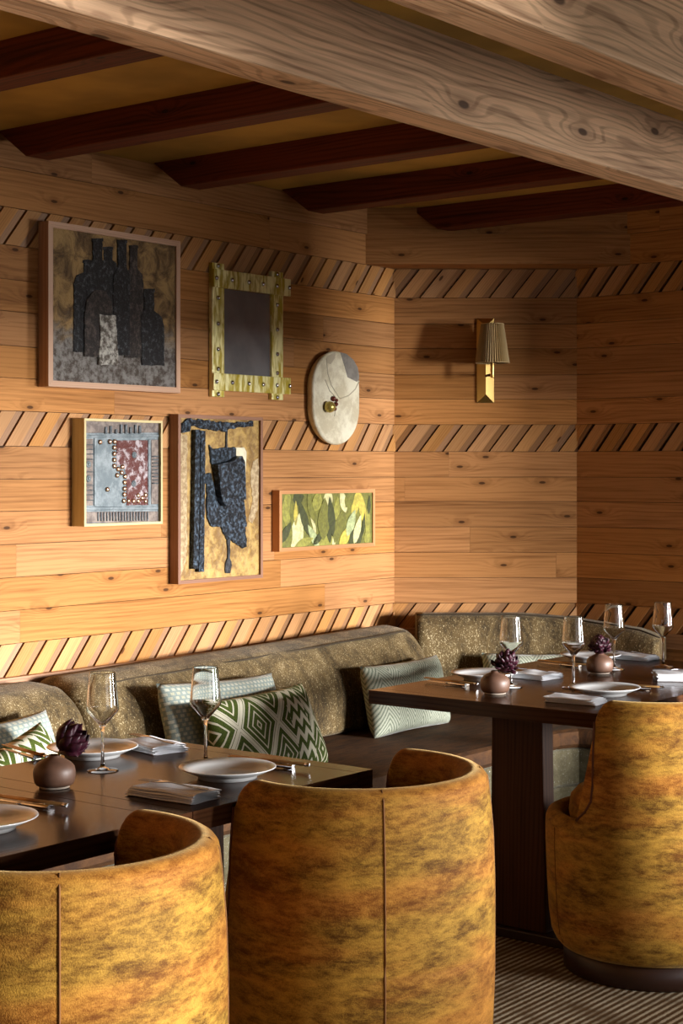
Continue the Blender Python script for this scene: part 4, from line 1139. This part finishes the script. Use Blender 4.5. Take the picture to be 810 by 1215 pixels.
# ------------------------------------------------------------------ wall lamp on the facet (local x towards camera, y right)
dW = 6.95 - 0.018
xs = (575.5 - 405) / F * dW
zlo, zhi = EYE - (478 - HOR) / F * dW, EYE - (378 - HOR) / F * dW
t = thing('wall_lamp', 'brass wall lamp with a pleated shade on the far panelled wall', 'lamp', (xs, dW, (zlo + zhi) / 2), ROTC)
hh = (zhi - zlo) / 2; hw = 0.036
mb = MB(); e = 0.035
R0 = [(0, -hw, -hh), (0, hw, -hh), (0, hw, hh), (0, -hw, hh)]; R1 = [(0.006, y, z) for _, y, z in R0]; top = [(0.030, 0, -hh + e), (0.030, 0, hh - e)]
for i in range(4): mb.face([R0[i], R0[(i + 1) % 4], R1[(i + 1) % 4], R1[i]])
mb.face([R1[0], R1[1], top[0]]); mb.face([R1[1], R1[2], top[1], top[0]]); mb.face([R1[2], R1[3], top[1]]); mb.face([R1[3], R1[0], top[0], top[1]]); mb.face(R0[::-1])
mb.build('backplate', 'brass_lamp', t)
ax, ay = 0.105, 0.020
mb = MB(); mb.tube([(0.022, 0, -0.065), (ax, ay, -0.065)], 0.0055, 10); mb.build('arm', 'dark_metal', t)
mb = MB(); mb.lathe([(0.007, -0.078), (0.008, -0.075), (0.008, 0.03), (0.005, 0.035), (0.005, 0.11), (0.003, 0.112)], 20, ax, ay); mb.build('stem', 'brass_lamp', t)
mb = MB(); n = 88; z0s, z1s = 0.155 + 0.009 - 0.178 - 0.0, 0.155
zb_ = EYE - (430.5 - HOR) / F * (dW - ax) - (zlo + zhi) / 2; zt_ = EYE - (384.5 - HOR) / F * (dW - ax) - (zlo + zhi) / 2
rows = []
for k in range(n):
    an = 2 * pi * k / n; pl = 0.0030 * (1 if k % 2 else -1)
    row = []
    for i in range(6):
        s = i / 5; r = 0.069 + (0.046 - 0.069) * s + pl * (1 - 0.35 * s)
        row.append((ax + r * cos(an), ay + r * sin(an), zb_ + (zt_ - zb_) * s))
    rows.append(row)
mb.grid(rows, closed_u=True, smooth=False)
sh = mb.build('lamp_shade', 'shade', t); md = sh.modifiers.new('thick', 'SOLIDIFY'); md.thickness = 0.0012
mb = MB()
for r, z in ((0.069, zb_), (0.0465, zt_)):
    pts = [(ax + r * cos(2 * pi * k / 40), ay + r * sin(2 * pi * k / 40), z) for k in range(41)]; mb.tube(pts, 0.002, 6)
mb.build('shade_trim', 'shade', sh)
for k in range(3):
    an = 2 * pi * k / 3 + .4; mb = MB(); mb.tube([(ax, ay, 0.105), (ax + 0.046 * cos(an), ay + 0.046 * sin(an), zt_ - 0.003)], 0.0012, 6); mb.build('spoke', 'dark_metal', t)

# ------------------------------------------------------------------ light: daylight through the room's openings
def area(name, loc, target, sx, sy, power, color, spread=180):
    L = bpy.data.lights.new(name, 'AREA'); L.shape = 'RECTANGLE'; L.size = sx; L.size_y = sy; L.energy = power; L.color = color; L.spread = radians(spread)
    o = bpy.data.objects.new(name, L); COL.objects.link(o); o.location = loc
    d = Vector(target) - Vector(loc); o.rotation_euler = d.to_track_quat('-Z', 'Y').to_euler()
    return o
DAY = (1.0, 0.97, 0.93)
area('terrace_daylight_far', R(12.0, 1.1, 1.65), R(0, -0.9, 1.0), 3.2, 1.9, 6800, (1.0, 0.975, 0.96))
area('terrace_daylight_door', R(11.5, -4.2, 1.9), R(1, -2.8, 0.9), 3.0, 1.8, 40, DAY)
area('window_sky', R(A1 + 0.02, -0.65, 1.07), R(0, -0.65, 1.05), 2.0, 0.85, 8, (0.88, 0.95, 1.0))
area('door_sky', R(A1 + 0.02, -3.27, 1.1), R(0, -3.27, 1.1), 2.15, 2.0, 9, (0.88, 0.95, 1.0))
area('side_door_daylight', R(6.6, 4.4, 1.5), R(1.4, -1.2, 0.9), 2.0, 1.7, 560, DAY)
W = bpy.data.worlds.new('world'); S.world = W; W.use_nodes = True
W.node_tree.nodes['Background'].inputs[0].default_value = (0.75, 0.88, 1.0, 1); W.node_tree.nodes['Background'].inputs[1].default_value = 0.10

# ------------------------------------------------------------------ camera
cd = bpy.data.cameras.new('camera'); cam = bpy.data.objects.new('camera', cd); COL.objects.link(cam)
cam.location = (0, 0, EYE); cam.rotation_euler = (pi / 2, 0, 0)
cd.sensor_fit = 'VERTICAL'; cd.sensor_height = 36; cd.lens = F / 1215 * 36; cd.shift_y = -(607.5 - HOR) / 1215
cd.clip_start = 0.05; S.camera = cam
S.view_settings.view_transform = 'Standard'; S.view_settings.look = 'None'; S.view_settings.gamma = 1; S.view_settings.exposure = -0.28
S.view_settings.use_curve_mapping = False
S.cycles.use_denoising = True
S.cycles.max_bounces = 10; S.cycles.diffuse_bounces = 2; S.cycles.glossy_bounces = 4; S.cycles.transmission_bounces = 10
S.cycles.caustics_reflective = False; S.cycles.caustics_refractive = False
S.cycles.sample_clamp_indirect = 8.0
